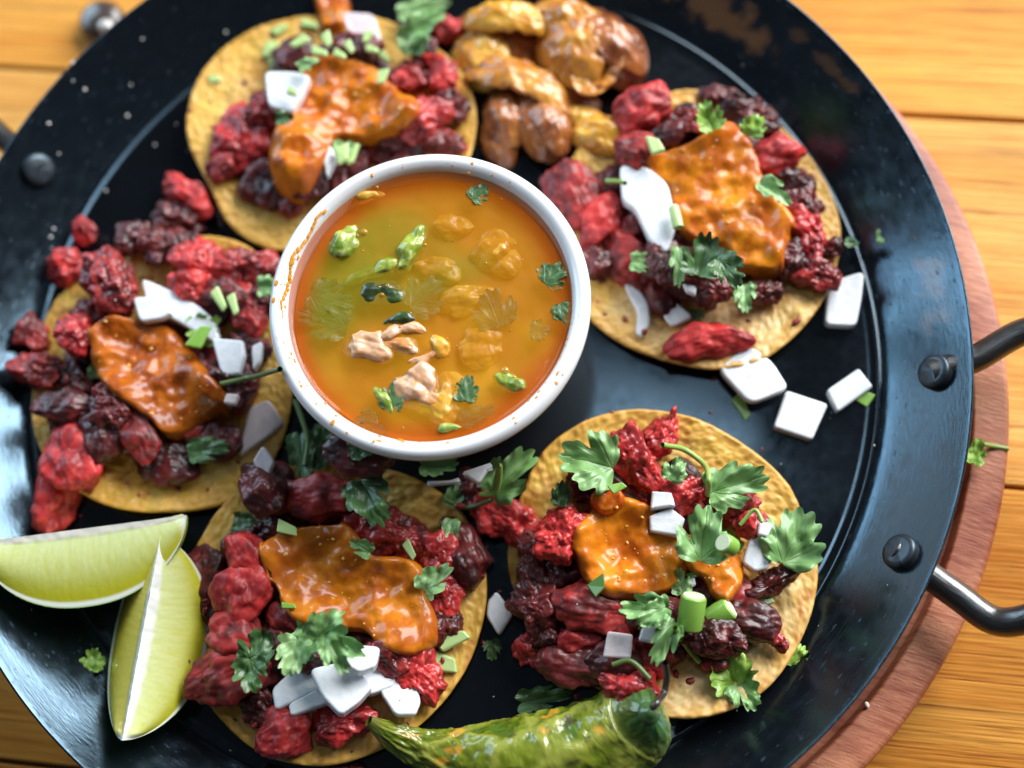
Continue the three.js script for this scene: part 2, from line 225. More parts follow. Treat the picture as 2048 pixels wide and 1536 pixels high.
// soup: clear-ish layer over murky broth
const SY = 0.0514;
const soup = thing('soup', 'oily orange brothy soup filling the white cup', 'soup', [CX, 0, CZ]);
{
  const murk = (x, z) => { const r = Math.hypot(x, z) / 0.0455, n = fbm(x * 60 + 3, z * 60, 5, 4), n2 = fbm(x * 24, z * 24 + 8, 2, 3);
    let c = mix3([0.54, 0.205, 0.007], [0.31, 0.24, 0.012], sstep(0.42 - x * 13 + n2 * 1.6 - Math.abs(z) * 5, 0, 1)); c = mix3(c, [0.72, 0.34, 0.014], sstep(n + z * 9, 0, 0.6) * 0.75); c = mix3(c, [0.52, 0.11, 0.005], sstep(r + n2 * 0.12, 0.78, 0.98)); return c; };
  const disc = (y, Rr, amp) => grid(150, 60, (u, v) => { const r = Rr * Math.sqrt(v) , a = -u * 2 * PI, x = r * Math.cos(a), z = r * Math.sin(a); return [x, y + amp * fbm(x * 70, z * 70, 3, 3), z, ...murk(x, z)]; }, false);
  part('broth', disc(SY - 0.0042, 0.0452, 0.0012), phys({ vertexColors: true, roughness: 0.6 }), soup);
  const surf = grid(180, 70, (u, v) => { const r = 0.0464 * Math.sqrt(v), a = -u * 2 * PI, x = r * Math.cos(a), z = r * Math.sin(a); const edge = sstep(r, 0.0442, 0.0464) * 0.0007; return [x, SY + edge + 0.00012 * fbm(x * 160, z * 160, 7, 2), z, ...murk(x * 1.0, z)]; }, false);
  part('surface', surf, phys({ vertexColors: true, transparent: true, opacity: 0.50, roughness: 0.06, ior: 1.4 }), soup);
  const q = new THREE.Mesh(new THREE.CylinderGeometry(0.0462, 0.0462, 0.001, 60)); q.position.set(CX, SY - 0.0005, CZ); stamp(q);
}
// a piece of chopped meat: knife-cut facets, torn knobs, seared and red patches
const PAL = {
  b: [[0.54, 0.033, 0.030], [0.25, 0.012, 0.013], [0.62, 0.11, 0.085]], m: [[0.33, 0.023, 0.020], [0.115, 0.010, 0.009], [0.42, 0.065, 0.055]],
  d: [[0.115, 0.012, 0.011], [0.035, 0.006, 0.006], [0.18, 0.035, 0.03]], o: [[0.40, 0.09, 0.02], [0.22, 0.03, 0.014], [0.5, 0.16, 0.03]],
};
const meatM = { k: phys({ vertexColors: true, roughness: 0.40, clearcoat: 0.25, clearcoatRoughness: 0.2, specularIntensity: 0.8 }), s: phys({ vertexColors: true, roughness: 0.52, clearcoat: 0.15, clearcoatRoughness: 0.3, specularIntensity: 0.7 }), d: phys({ vertexColors: true, roughness: 0.42, clearcoat: 0.22, clearcoatRoughness: 0.22, specularIntensity: 0.8 }) };
function blobGeo(seed, lx, ly, lz, pal, style, o = {}) {
  const big = Math.max(lx, lz), det = o.det ?? (big > 0.018 ? 25 : big > 0.011 ? 20 : 14);
  let g = new THREE.IcosahedronGeometry(1, det); g.deleteAttribute('normal'); g.deleteAttribute('uv'); g = mergeVertices(g, 1e-5);
  const R = rng(seed + 17), sm = style === 's', planes = [], p = g.attributes.position, C = new Float32Array(p.count * 3), D = new THREE.Vector3();
  for (let i = 0; i < (sm ? 8 : 8); i++) { const z = R() * 2 - 1, a = R() * 6.28, s = Math.sqrt(1 - z * z); planes.push([s * Math.cos(a), z * 0.8, s * Math.sin(a), sm ? 0.68 + R() * 0.3 : 0.64 + R() * 0.36]); }
  const ox = R() * 50, [c0, c1, c2] = PAL[pal], kn = (sm ? 0.35 : 1) * (o.knob ?? 1), bend = (o.bend ?? 0), taper = (R() - 0.5) * (o.taper ?? 0.9), amp = Math.min(1, big / 0.012);
  for (let k = 0; k < p.count; k++) {
    D.fromBufferAttribute(p, k);
    let e = 0; for (const [nx, ny, nz, d] of planes) { const q = (nx * D.x + ny * D.y + nz * D.z) / d; if (q > 0) e += Math.pow(q, 24); } const r0 = Math.pow(e + Math.pow(0.98, 24), -1 / 24);
    let x = D.x * r0 * lx / 2, y = D.y * r0 * ly / 2, z = D.z * r0 * lz / 2;
    const f = 1 + taper * (x / lx); y *= f; z *= f;
    const big1 = fbm(x * 130 + ox, y * 130, z * 130, 2), kb = fbm(x * 330 + ox, y * 330, z * 330 + 9, 2), fi = fbm(x * 820, y * 820 + ox, z * 820, 3);
    const fib = noise(x * 150 + ox, y * 620, z * 620);
    const dsp = amp * (o.soft ?? 1) * ((sm ? 0.0030 : 0.0044) * big1 + kn * 0.0013 * kb + (sm ? 0.00042 * fib + 0.00024 * fi : 0.00095 * fi + 0.00045 * fib));
    x += D.x * dsp; y += D.y * dsp * 0.85; z += D.z * dsp;
    z += bend * (4 * x * x / (lx * lx) - 0.3) * lx; y += (o.arch ?? 0) * (0.3 - 4 * x * x / (lx * lx)) * lx;
    p.setXYZ(k, x, y, z);
    const t = sstep(fbm(x * 110 + ox, y * 110, z * 110 + 5, 3) * 1.3 + kb * 0.3, -0.28, 0.36), ch = sstep(fbm(x * 170, y * 170 + ox, z * 170, 3), 0.24, 0.48), hi = sstep(kb + fi * 0.8, 0.18, 0.6);
    let c = mix3(c1, c0, t); c = mix3(c, c2, hi * 0.6); c = mix3(c, [0.022, 0.008, 0.006], ch * (sm ? 0.4 : 0.62));
    C[k * 3] = c[0]; C[k * 3 + 1] = c[1]; C[k * 3 + 2] = c[2];
  }
  g.setAttribute('color', new THREE.BufferAttribute(C, 3)); g.computeVertexNormals(); return g;
}
let mseed = 1;
const HUE = { b: 'bright red', m: 'deep red', d: 'dark burgundy', o: 'orange red' }, TEX = { k: 'knobbly', s: 'smooth cut' };
// row: x, y, z of the middle, length and width in mm, turn in the picture, colour, surface, where it lies, extras
function meat(rows, taco) {
  for (const [x, y, z, l, w, turn, pal, st, where, o = {}] of rows) {
    const lx = l / 1000, lz = w / 1000, h = o.h ? o.h / 1000 : Math.min(lx, lz) * (st === 's' ? 0.62 : 0.8);
    const m = part('meat_piece', blobGeo(mseed++, lx * 1.14, h * 1.08, lz * 1.14, pal, st, o), meatM[pal === 'd' ? 'd' : st], scene);
    m.position.set(x, Math.max(y, h * 0.36), z); m.rotation.set(rad(o.rx ?? 0), yaw(turn), rad(o.rz ?? 0), 'YXZ');
    tag(m, `${HUE[pal]} ${TEX[st]} meat piece ${where.replace(/ (of|on) the (back left|left|right|lower middle|lower right) taco/, ', $2 taco')}`, 'meat', 'chopped red meat pieces');
    if (!o.under) stamp(m); else stamp(m);
  }
}
const SIDE = ['right', 'lower right', 'lower', 'lower left', 'left', 'upper left', 'upper', 'upper right'];
function filler(cx, cz, rad0, n, seed, taco) {                      // the dark lower layer of a heap
  const R = rng(seed);
  for (let i = 0; i < n; i++) {
    const a = i * 2.4 + R(), r = rad0 * Math.sqrt((i + 0.4) / n), l = 0.015 + R() * 0.007, w = 0.012 + R() * 0.005, h = 0.008 + R() * 0.002;
    const fp = R() < 0.3 ? 'm' : 'd', fs = R() < 0.6 ? 'k' : 's', m = part('meat_piece', blobGeo(mseed++, l, h, w, fp, fs, { det: 12 }), meatM.d, scene), x = cx + r * Math.cos(a), z = cz + r * Math.sin(a);
    m.position.set(x, tAt(x, z) + h * 0.33, z); m.rotation.y = R() * 6.28; tag(m, `${fp === 'm' ? 'dark red' : 'burgundy'} ${fs === 'k' ? 'knobbly' : 'smooth'} meat piece low in the ${taco} heap, ${r < rad0 * 0.45 ? 'innermost' : r < rad0 * 0.68 ? 'inner' : r < rad0 * 0.87 ? 'middle' : 'outer'} ring, ${SIDE[((Math.round((a * 180 / PI - 14.5) / 45) % 8) + 8) % 8]} side`, 'meat', `meat pieces low in the ${taco} heap`);
  }
  scene.children.slice(-n).forEach(stamp);
}
// a patch of the terrain, hollows filled and bumps rounded, as a thick sauce would lie on it
function smoothed(cx, cz, half, grow, blur) {
  const h = 0.001, n = Math.round(half / h) * 2 + 1, A = new Float32Array(n * n), B = new Float32Array(n * n), X = (i) => cx - half + i * h, Z = (j) => cz - half + j * h, g = Math.round(grow / h), b = Math.round(blur / h);
  for (let j = 0; j < n; j++) for (let i = 0; i < n; i++) { let m = 0; for (let a = -g; a <= g; a++) for (let q = -g; q <= g; q++) if (a * a + q * q <= g * g + 1) m = Math.max(m, tAt(X(i) + a * h, Z(j) + q * h)); A[j * n + i] = m; }
  for (let pass = 0; pass < 3; pass++) for (const [dx, dz] of [[1, 0], [0, 1]]) { for (let j = 0; j < n; j++) for (let i = 0; i < n; i++) { let s = 0, k = 0; for (let a = -b; a <= b; a++) { const ii = i + a * dx, jj = j + a * dz; if (ii >= 0 && jj >= 0 && ii < n && jj < n) { s += A[jj * n + ii]; k++; } } B[j * n + i] = s / k; } A.set(B); }
  return (x, z) => { const u = clamp((x - cx + half) / h, 0, n - 1.001), v = clamp((z - cz + half) / h, 0, n - 1.001), i = Math.floor(u), j = Math.floor(v), a = u - i, c = v - j, q = j * n + i; return lerp(lerp(A[q], A[q + 1], a), lerp(A[q + n], A[q + n + 1], a), c); };
}
// salsa poured over a heap: follows what lies under it
const salsaM = phys({ vertexColors: true, roughness: 0.36, clearcoat: 0.30, clearcoatRoughness: 0.10, specularIntensity: 0.8, ior: 1.42 });
const seedM = phys({ color: LIN(0.76, 0.40, 0.07), roughness: 0.25, clearcoat: 0.6 });
function salsa(seed, flat, label, o = {}) {
  const { c, pts: ring } = ringOf(pts(flat), 200), R = rng(seed), th = (o.thick ?? 0.0026) + 0.0013;
  const SM = smoothed(c.x, c.z, 0.045, 0.0022, o.blur ?? 0.0042), soft = (x, z) => SM(x, z);
  for (let k = 0; k < 8; k++) { const q = ring.map((p, i) => p.clone().multiplyScalar(2).add(ring[(i + 1) % 200]).add(ring[(i + 199) % 200]).multiplyScalar(0.25)); q.forEach((p, i) => ring[i].copy(p)); }
  const j1 = ring.map((q, i) => 1 + 0.04 * fbm(Math.cos(i / 200 * 6.283) * 3.5 + seed, Math.sin(i / 200 * 6.283) * 3.5, seed, 3));
  const c0 = o.c0 ?? [0.62, 0.18, 0.006], c1 = o.c1 ?? [0.40, 0.082, 0.005];
  const pos = (i, t) => { const q = ring[i % 200], s = t * j1[i % 200]; return [c.x + (q.x - c.x) * s, c.z + (q.z - c.z) * s]; };
  const NR = 56, ys = [];
  const g = grid(200, NR + 2, (u, v) => {
    const k = Math.round(v * (NR + 2)), i = (200 - Math.round(u * 200)) % 200, t = Math.min(1, Math.max(0.001, k / NR)), [x, z] = pos(i, k > NR ? 0.985 : t);
    const sf = soft(x, z), base = lerp(sf, Math.min(sf, tAt(x, z) + 0.0006), sstep(t, 0.93, 1) * 0.8), e = Math.pow(Math.max(0, 1 - Math.pow(t, 7)), 0.5);
    const lump = 0.0013 * fbm(x * 150 + seed, z * 150, 3, 2) + 0.00010 * fbm(x * 600, z * 600, seed, 2);
    const y = k > NR ? base - 0.0015 : base + (th * (1.1 + 0.8 * fbm(x * 90, z * 90 + seed, 6, 2)) + lump) * e - 0.0002;
    const n = fbm(x * 100 + seed, z * 100, 9, 3), f = fbm(x * 600, z * 600, seed, 3);
    let col = mix3(c1, c0, sstep(n * 1.2 + f * 0.35, -0.3, 0.32)); col = mix3(col, [0.64, 0.23, 0.02], sstep(f, 0.2, 0.5) * 0.5); col = mix3(col, [0.36, 0.06, 0.006], sstep(-f + n * 0.2, 0.32, 0.55) * 0.3);
    return [x, y, z, ...col];
  }, true);
  const m = thing('salsa', label, 'salsa'); m.position.set(c.x, 0, c.z); g.translate(-c.x, 0, -c.z); part('salsa_pool', g, salsaM, m); stamp(m);
  const gs = []; for (let i = 0; i < (o.seeds ?? 30); i++) { const [x, z] = pos(Math.floor(R() * 200), Math.sqrt(R()) * 0.9), s = 0.00018 + Math.pow(R(), 2) * 0.0005, q = new THREE.SphereGeometry(1, 8, 6); q.scale(s * 1.4, s * 0.6, s); q.rotateY(R() * 6); q.translate(x - c.x, tAt(x, z) + s * 0.1, z - c.z); gs.push(q); }
  part('salsa_seed', mergeGeometries(gs), seedM, m).userData.kind = 'stuff'; return m;
}
// a slab of raw onion: rounded cut piece with a traced outline, real thickness, faint veins
const onionTex = dataTex(256, 256, tile((u, v) => 0.5 + 0.5 * fbm(u * 2, v * 30, 4, 3)));
const onionCol = dataTex(256, 256, (u, v) => { const n = fbm(u * 3, v * 22, 3, 3), b = fbm(u * 4, v * 4, 6, 2); return mix3([0.94, 0.945, 0.95], [0.86, 0.885, 0.915], clamp(0.4 + n * 0.5 + b, 0, 1)); }, true);
const onionM = phys({ map: onionCol, bumpMap: onionTex, bumpScale: 0.00008, roughness: 0.24, clearcoat: 0.45, clearcoatRoughness: 0.15, transmission: 0.08, thickness: 0, ior: 1.38 });
const pinkM = phys({ map: onionCol, color: LIN(1.0, 0.84, 0.82), bumpMap: onionTex, bumpScale: 0.00012, roughness: 0.3, clearcoat: 0.4, clearcoatRoughness: 0.2, transmission: 0.2, thickness: 0 });
function onion(flat, th, label, o = {}) {
  const p = pts(flat), c = centreOf(p), top = o.follow ? null : c.y; th /= 1000;
  const loc = p.map((q) => new THREE.Vector2(q.x - c.x, q.z - c.z)), s = new THREE.Shape(), n = loc.length, round = o.round ?? 0.24;
  for (let i = 0; i < n; i++) { const a = loc[i], b = loc[(i + 1) % n], z = loc[(i + n - 1) % n], p0 = a.clone().lerp(z, round), p1 = a.clone().lerp(b, round); if (i) s.lineTo(p0.x, p0.y); else s.moveTo(p0.x, p0.y); s.quadraticCurveTo(a.x, a.y, p1.x, p1.y); }
  s.closePath();
  const bv = Math.min(0.0009, th * 0.36), inner = new THREE.ExtrudeGeometry(s, { depth: th - 2 * bv, bevelEnabled: true, bevelSize: bv, bevelThickness: bv, bevelOffset: -bv, bevelSegments: 4, curveSegments: 6 });
  inner.rotateX(PI / 2); inner.translate(0, th / 2 - bv, 0);
  const ps = inner.attributes.position, uv = inner.attributes.uv, dir = rad((o.vein ?? 20) + 14.5);
  for (let k = 0; k < ps.count; k++) { const x = ps.getX(k), z = ps.getZ(k); ps.setY(k, ps.getY(k) - (o.curl ?? 8) * (x * Math.sin(dir) - z * Math.cos(dir)) ** 2); uv.setXY(k, (x * Math.cos(dir) + z * Math.sin(dir)) / 0.012, (x * -Math.sin(dir) + z * Math.cos(dir)) / 0.012); }
  inner.computeVertexNormals();
  const m = part('onion_piece', inner, o.pink ? pinkM : onionM, scene); m.position.set(c.x, c.y + th * 0.1 + (o.up ?? 0) / 1000, c.z); m.rotation.set(rad(o.rx ?? 0), 0, rad(o.rz ?? 0));
  tag(m, label, 'onion', 'chopped white onion pieces'); if (!o.nostamp) stamp(m); return m;
}
// cilantro leaflet: lobed, toothed blade with a rib and a bit of stalk
const leafM = phys({ vertexColors: true, roughness: 0.42, clearcoat: 0.25, clearcoatRoughness: 0.3, transmission: 0.25, thickness: 0 });
const stalkM = phys({ color: LIN(0.26, 0.42, 0.09), roughness: 0.4, clearcoat: 0.3 }), stalkD = phys({ color: LIN(0.10, 0.17, 0.04), roughness: 0.4, clearcoat: 0.3 });
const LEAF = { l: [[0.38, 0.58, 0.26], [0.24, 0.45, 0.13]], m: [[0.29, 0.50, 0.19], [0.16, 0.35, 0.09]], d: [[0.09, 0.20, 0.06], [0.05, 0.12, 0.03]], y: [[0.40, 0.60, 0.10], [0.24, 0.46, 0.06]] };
function leafGeo(seed, L, W, tone, o = {}) {                       // blade from its base at 0 along +x, W across
  const R = rng(seed + 400), NU = 120, NV = 12, a0 = 1.95 + R() * 0.3, ph = R() * 6, [c0, c1] = LEAF[tone], n1 = -0.55 - R() * 0.2, n2 = 0.55 + R() * 0.2, w1 = 0.12 + R() * 0.4, w2 = 0.12 + R() * 0.4, nt = 15 + R() * 5;
  const rad0 = (a) => {
    let e = 0.78 + 0.22 * Math.cos(a * 0.9) + 0.05 * noise(a * 2, seed, 1);
    e *= 1 - w1 * Math.exp(-(((a - n1) / 0.11) ** 2)) - w2 * Math.exp(-(((a - n2) / 0.11) ** 2)) - 0.16 * Math.exp(-(((a + 1.25) / 0.09) ** 2)) - 0.16 * Math.exp(-(((a - 1.3) / 0.09) ** 2));
    e *= 1 - 0.11 * Math.pow(Math.abs(Math.sin(a * nt / 2 + ph + 0.5 * noise(a * 3, seed, 4))), 3);
    return e * (1 - 0.88 * sstep(Math.abs(a), a0 - 0.75, a0));
  };
  let mx = 0, mz = 0, mn = 0; for (let i = 0; i <= 200; i++) { const a = (i / 100 - 1) * a0, r = rad0(a); mx = Math.max(mx, r * Math.cos(a)); mn = Math.min(mn, r * Math.cos(a)); mz = Math.max(mz, Math.abs(r * Math.sin(a))); }
  const curl = (o.curl ?? 0.3) * (R() < 0.5 ? -1 : 1), fold = o.fold ?? 0.2, S = Math.min(L, W);
  const f = (u, v, side) => {
    const a = (u * 2 - 1) * a0, r = rad0(a) * v, x = r * Math.cos(a) / (mx - mn), z = r * Math.sin(a) / (2 * mz);
    const vein = Math.max(1 - sstep(Math.abs(Math.sin(a)) * r, 0, 0.02), 0.7 * (1 - sstep(Math.abs(Math.sin(a - 0.95)) * r, 0, 0.018)), 0.7 * (1 - sstep(Math.abs(Math.sin(a + 0.95)) * r, 0, 0.018))) * (Math.cos(a) > -0.2 ? 1 : 0), ray = 1 - sstep(Math.abs(Math.sin(a * 6 + ph)), 0, 0.2);
    const y = curl * (x - 0.4) ** 2 + fold * 1.4 * Math.abs(z) + (o.flat ?? 0.3) * fbm(x * 2.4 + seed, z * 2.4, 3, 2) * (0.3 + v) + 0.07 * fbm(x * 7, z * 7, seed, 2) * v - 0.015 * vein - 0.008 * ray * v;
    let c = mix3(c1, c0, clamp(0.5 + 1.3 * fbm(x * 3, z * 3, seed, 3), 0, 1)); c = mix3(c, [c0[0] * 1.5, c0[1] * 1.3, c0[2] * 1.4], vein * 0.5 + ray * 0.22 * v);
    return [x * L, y * S + side * 0.0001, z * W, ...c];
  };
  const topG = grid(NU, NV, (u, v) => f(u, Math.max(v, 0.01), 1)), bot = grid(NU, NV, (u, v) => f(1 - u, Math.max(v, 0.01), -1));
  return mergeGeometries([topG, bot]);
}
let lseed = 1;
// x, y, z of the leaf's base, length and width mm, turn, tone, label, extras (rx, rz tilts; stem = [[dx, dy, dz] mm ...])
function leaf([x, y, z, l, w, turn, tone, label, o = {}]) {
  const t = thing('cilantro_leaf', label, 'cilantro', [x, y, z], 'cilantro leaves'), s = lseed++;
  const b = part('blade', leafGeo(s, l / 1220, w / 1220, tone, o), leafM, t); b.rotation.set(rad(o.rx ?? 0), yaw(turn), rad(o.rz ?? 6), 'YXZ');
  if (o.stem) { const c = new THREE.CatmullRomCurve3([new THREE.Vector3(0, 0, 0), ...pts(o.stem).map((q) => q.sub(t.position))]); part('stem', new THREE.TubeGeometry(c, 40, (o.sr ?? 0.8) / 1000, 10), tone === 'd' ? stalkD : stalkM, t); }
  stamp(t); return t;
}
function sprig(flat, r, label, dark) { const p = pts(flat), c = centreOf(p), m = part('cilantro_sprig', new THREE.TubeGeometry(new THREE.CatmullRomCurve3(p.map((q) => q.sub(c))), 50, r / 1000, 10), dark ? stalkD : stalkM, scene); m.position.copy(c); tag(m, label, 'cilantro stem', 'loose cilantro stems'); stamp(m); return m; }
// little chopped bits: rings and flecks of green
const bitM = { l: phys({ color: LIN(0.42, 0.58, 0.22), roughness: 0.35, clearcoat: 0.3 }), g: phys({ color: LIN(0.22, 0.42, 0.06), roughness: 0.35, clearcoat: 0.3 }), d: phys({ color: LIN(0.06, 0.15, 0.03), roughness: 0.4, clearcoat: 0.3 }), w: phys({ color: LIN(0.62, 0.70, 0.45), roughness: 0.35, clearcoat: 0.3 }) };
function ringBit([x, y, z, d, len, turn, tone, label, o = {}]) {     // short cut length of green stalk
  const r = d / 2000, L = len / 1000, pr = [[0.0001, L / 2 - r * 0.12], [r * 0.55, L / 2 - r * 0.08], [r * 0.86, L / 2], [r, L / 2 - r * 0.15], [r * 1.03, 0], [r, -L / 2 + r * 0.15], [r * 0.86, -L / 2], [r * 0.5, -L / 2 + r * 0.05], [0.0001, -L / 2 + r * 0.1]];
  const g = new THREE.LatheGeometry(pr.map((a) => new THREE.Vector2(...a)), 28), t = thing('stalk_piece', label, 'green stalk', [x, y, z], 'cut pieces of green stalk');
  const b = part('stalk_skin', g, bitM[tone], t); b.rotation.set(0, yaw(turn), rad(90 + (o.rz ?? 0)), 'YXZ');
  const e = part('cut_face', new THREE.CylinderGeometry(r * 0.82, r * 0.86, 0.0003, 24), bitM.w, t); e.rotation.copy(b.rotation); e.position.set(0, (L / 2) + 0.0001, 0).applyEuler(b.rotation);
  stamp(t); return t;
}
function bit([x, y, z, l, w, turn, tone, label, o = {}]) {           // flat chopped fleck
  const g = new RoundedBoxGeometry(l / 1000, (o.h ?? 0.8) / 1000, w / 1000, 4, Math.min((o.h ?? 0.8) / 2050, w / 2600)), p = g.attributes.position;
  for (let k = 0; k < p.count; k++) { const q = p.getX(k), s = p.getZ(k); p.setXYZ(k, q + s * 0.35, p.getY(k) + 14 * q * q + 0.0003 * noise(q * 400 + l, 1, s * 400), s * (1 - q * 1000 / l * 0.5)); } g.computeVertexNormals();
  const m = part('green_fleck', g, bitM[tone], scene); m.position.set(x, y + 0.0004, z); m.rotation.set(rad(o.rx ?? 0), yaw(turn), rad(o.rz ?? 0), 'YXZ'); tag(m, label, 'green fleck', 'chopped green flecks'); stamp(m); return m;
}
// ------------------------------------------------------------------ grilled onions at the back
PAL.g = [[0.62, 0.26, 0.030], [0.38, 0.115, 0.014], [0.72, 0.42, 0.11]]; PAL.r = [[0.36, 0.115, 0.024], [0.17, 0.045, 0.013], [0.50, 0.21, 0.05]]; PAL.y = [[0.74, 0.39, 0.045], [0.58, 0.23, 0.018], [0.80, 0.54, 0.15]];
const grillM = phys({ vertexColors: true, roughness: 0.36, clearcoat: 0.4, clearcoatRoughness: 0.14 });
// a soft fried onion slice: curved layer with rounded outline, veins along it and browned edges
function petalGeo(seed, L, W, th, pal, o = {}) {
  const R = rng(seed + 900), [c0, c1, c2] = PAL[pal], nv = 40, nu = 120, bow = (o.bow ?? 0.2) * W, arch = (o.arch ?? 0.10) * L, ph = R() * 9;
  return grid(nu, nv, (u, v) => {
    const a = u * 2 * PI, s = v * 2 - 1, w = Math.pow(Math.max(0, 1 - Math.pow(Math.abs(s), 2.6)), 0.5) * (1 + 0.14 * noise(s * 2.2, seed, 1)) * (1 - 0.22 * s * (o.taper ?? 1));
    const ca = Math.cos(a), sa = Math.sin(a), zz = Math.sign(ca) * Math.pow(Math.abs(ca), 0.8) * w * W / 2, x = s * L / 2 + 0.05 * L * noise(zz * 120, seed, 2), t = th * (0.55 + 0.45 * w) * (1 + 0.3 * noise(s * 3, zz * 160, seed));
    const q = zz / (W / 2), y = sa * t / 2 * Math.sqrt(Math.max(0, w)) - bow * q * q - arch * s * s * 2 + 0.0026 * fbm(x * 170 + ph, zz * 150, seed, 3) + 0.00016 * noise(x * 160, zz * 520, seed);
    const vein = fbm(x * 40, zz * 620, seed, 3), n = fbm(x * 95 + ph, zz * 95, seed + 3, 4), edge = sstep(Math.max(Math.abs(s), Math.abs(q)), 0.72, 1);
    let c = mix3(c1, c0, sstep(n + vein * 0.4, -0.35, 0.3)); c = mix3(c, c2, sstep(vein + n * 0.4, 0.12, 0.45) * 0.6); c = mix3(c, [0.10, 0.022, 0.007], clamp(edge * sstep(n, -0.25, 0.35) * 0.6 + sstep(-n - vein * 0.3, 0.26, 0.46) * 0.7, 0, 1));
    return [x, y, zz, ...c];
  }, true);
}
function grilled(rows) {
  for (const [x, y, z, l, w, turn, pal, label, o = {}] of rows) {
    const h = (o.h ?? 8) / 1000, m = part('grilled_onion', petalGeo(mseed++, l / 860, w / 860, h * 0.55, pal, o), grillM, scene);
    m.position.set(x, Math.max(y, 0.003) + h * 0.2, z); m.rotation.set(rad(o.rx ?? 0), yaw(turn), rad(o.rz ?? 0), 'YXZ'); tag(m, label, 'grilled onion', 'grilled onion pieces'); stamp(m);
  }
}
grilled([
  [0.0629, 0.0029, -0.0881, 41.07,26.79,10,'r','brown grilled onion slice under the middle of the grilled heap',{h:14}],
  [0.0858, 0.0028, -0.1057, 41.07,30.36,20,'r','large brown grilled onion slice at the back of the heap',{h:16}],
  [0.0537, 0.0027, -0.1207, 33.93,23.21,10,'r','brown grilled onion slice at the back left of the heap',{h:14}],
  [0.0418, 0.002, -0.0764, 19.64,12.5,75,'r','dark glossy grilled onion slice just above the white cup',{h:10}],
  [0.0596, 0.0018, -0.0731, 17.86,14.29,70,'r','dark glossy grilled onion slice right above the white cup',{h:10}],
]);
grilled([
  [0.0592, 0.0121, -0.1231, 32.14,14.29,12,'y','pale yellow grilled onion strip at the top edge of the heap',{h:8,rx:-20}],
  [0.0807, 0.0125, -0.1147, 26.79,14.29,28,'g','golden grilled onion slice at the back of the heap',{h:8}],
  [0.0426, 0.0061, -0.1118, 24.11,20.54,60,'y','bright orange rounded grilled onion slice at the left of the heap',{h:8,rx:20}],
  [0.0579, 0.0119, -0.0966, 42.86,16.07,28,'g','long orange brown grilled onion slice crossing the middle of the heap',{h:6,rx:-28}],
  [0.0755, 0.0136, -0.1032, 32.14,23.21,65,'g','large shiny orange grilled onion slice in the middle of the heap',{h:7,rz:10,rx:22}],
  [0.0919, 0.0135, -0.1024, 33.93,19.64,35,'r','brown shiny grilled onion slice at the right back of the heap',{h:7,rx:-24}],
  [0.0951, 0.0087, -0.0933, 23.21,17.86,70,'r','dark brown grilled onion slice at the right edge of the heap',{h:7,rz:-16}],
  [0.0831, 0.0066, -0.0895, 19.64,16.07,110,'g','orange grilled onion slice with dark hollow, right of the heap',{h:8,bow:-.3,arch:-.1}],
  [0.0546, 0.0093, -0.0782, 26.79,13.57,82,'r','upright amber grilled onion slice above the cup',{h:6,rx:24}],
  [0.046, 0.0084, -0.0826, 21.43,14.29,85,'r','dark brown grilled onion slice left of the amber one',{h:8}],
  [0.0635, 0.011, -0.0734, 21.43,12.5,70,'r','brown grilled onion slice right of the amber one',{h:6,rx:-26}],
  [0.0733, 0.0061, -0.0759, 17.14,8.214,8,'y','small bright orange onion slice by the right taco',{h:6}],
  [0.0802, 0.01, -0.0644, 23.21,13.57,18,'y','golden onion slice with charred dots by the right taco',{h:7}],
]);
// ------------------------------------------------------------------ back left taco
filler(t1.position.x + 0.004, t1.position.z, 0.035, 21, 11, 'back left');
meat([
  [-0.0243, 0.0151, -0.1288, 16.07,12.5,-20,'d','s','at the back of the back left taco'],
  [-0.0032, 0.0152, -0.1253, 19.64,12.5,10,'d','k','behind the salsa of the back left taco'],
  [-0.0511, 0.0095, -0.1027, 26.79,19.64,-60,'b','k','on the left side of the back left taco',{h:13}],
  [-0.0595, 0.0094, -0.0956, 16.07,10.71,-50,'m','k','at the far left of the back left taco'],
  [-0.039, 0.0163, -0.1094, 14.29,12.5,30,'m','k','under the white onion of the back left taco'],
  [-0.0306, 0.0148, -0.0827, 26.79,19.64,70,'d','s','below the salsa of the back left taco, in the cup shadow'],
  [-0.0461, 0.0076, -0.0825, 21.43,17.86,40,'d','s','between the back left taco heap and the cup'],
  [0.0275, 0.0092, -0.1079, 19.64,11.07,60,'b','k','long and glossy at the right edge of the back left taco',{bend:.1}],
  [0.024, 0.0092, -0.1192, 10.71,8.929,30,'d','k','behind the long glossy piece of the back left taco'],
  [0.0248, 0.004, -0.1338, 12.5,6.071,10,'m','k','at the top right of the back left taco'],
  [0.0358, 0.0037, -0.1293, 12.5,8.929,15,'b','k','between the back left taco and the grilled onions'],
  [0.0286, 0.0088, -0.0945, 14.29,10.71,60,'d','k','low on the right edge of the back left taco'],
  [0.0172, 0.0151, -0.0886, 19.64,14.29,-30,'b','k','right of the salsa on the back left taco'],
  [0.0118, 0.0153, -0.1059, 8.929,7.143,0,'b','k','small, beside the salsa top of the back left taco'],
  [0.0054, 0.0085, -0.0844, 16.07,10.71,10,'d','k','just above the cup on the back left taco'],
  [0.0196, 0.0097, -0.0793, 17.86,10.71,10,'m','k','at the lower right of the back left taco'],
  [-0.0771, 0.0049, -0.0887, 22.32,12.5,40,'b','s','lying on the pan left of the back left taco',{h:11}],
  [-0.0838, 0.0039, -0.0809, 17.86,12.5,20,'d','k','on the pan between the two left tacos'],
]);
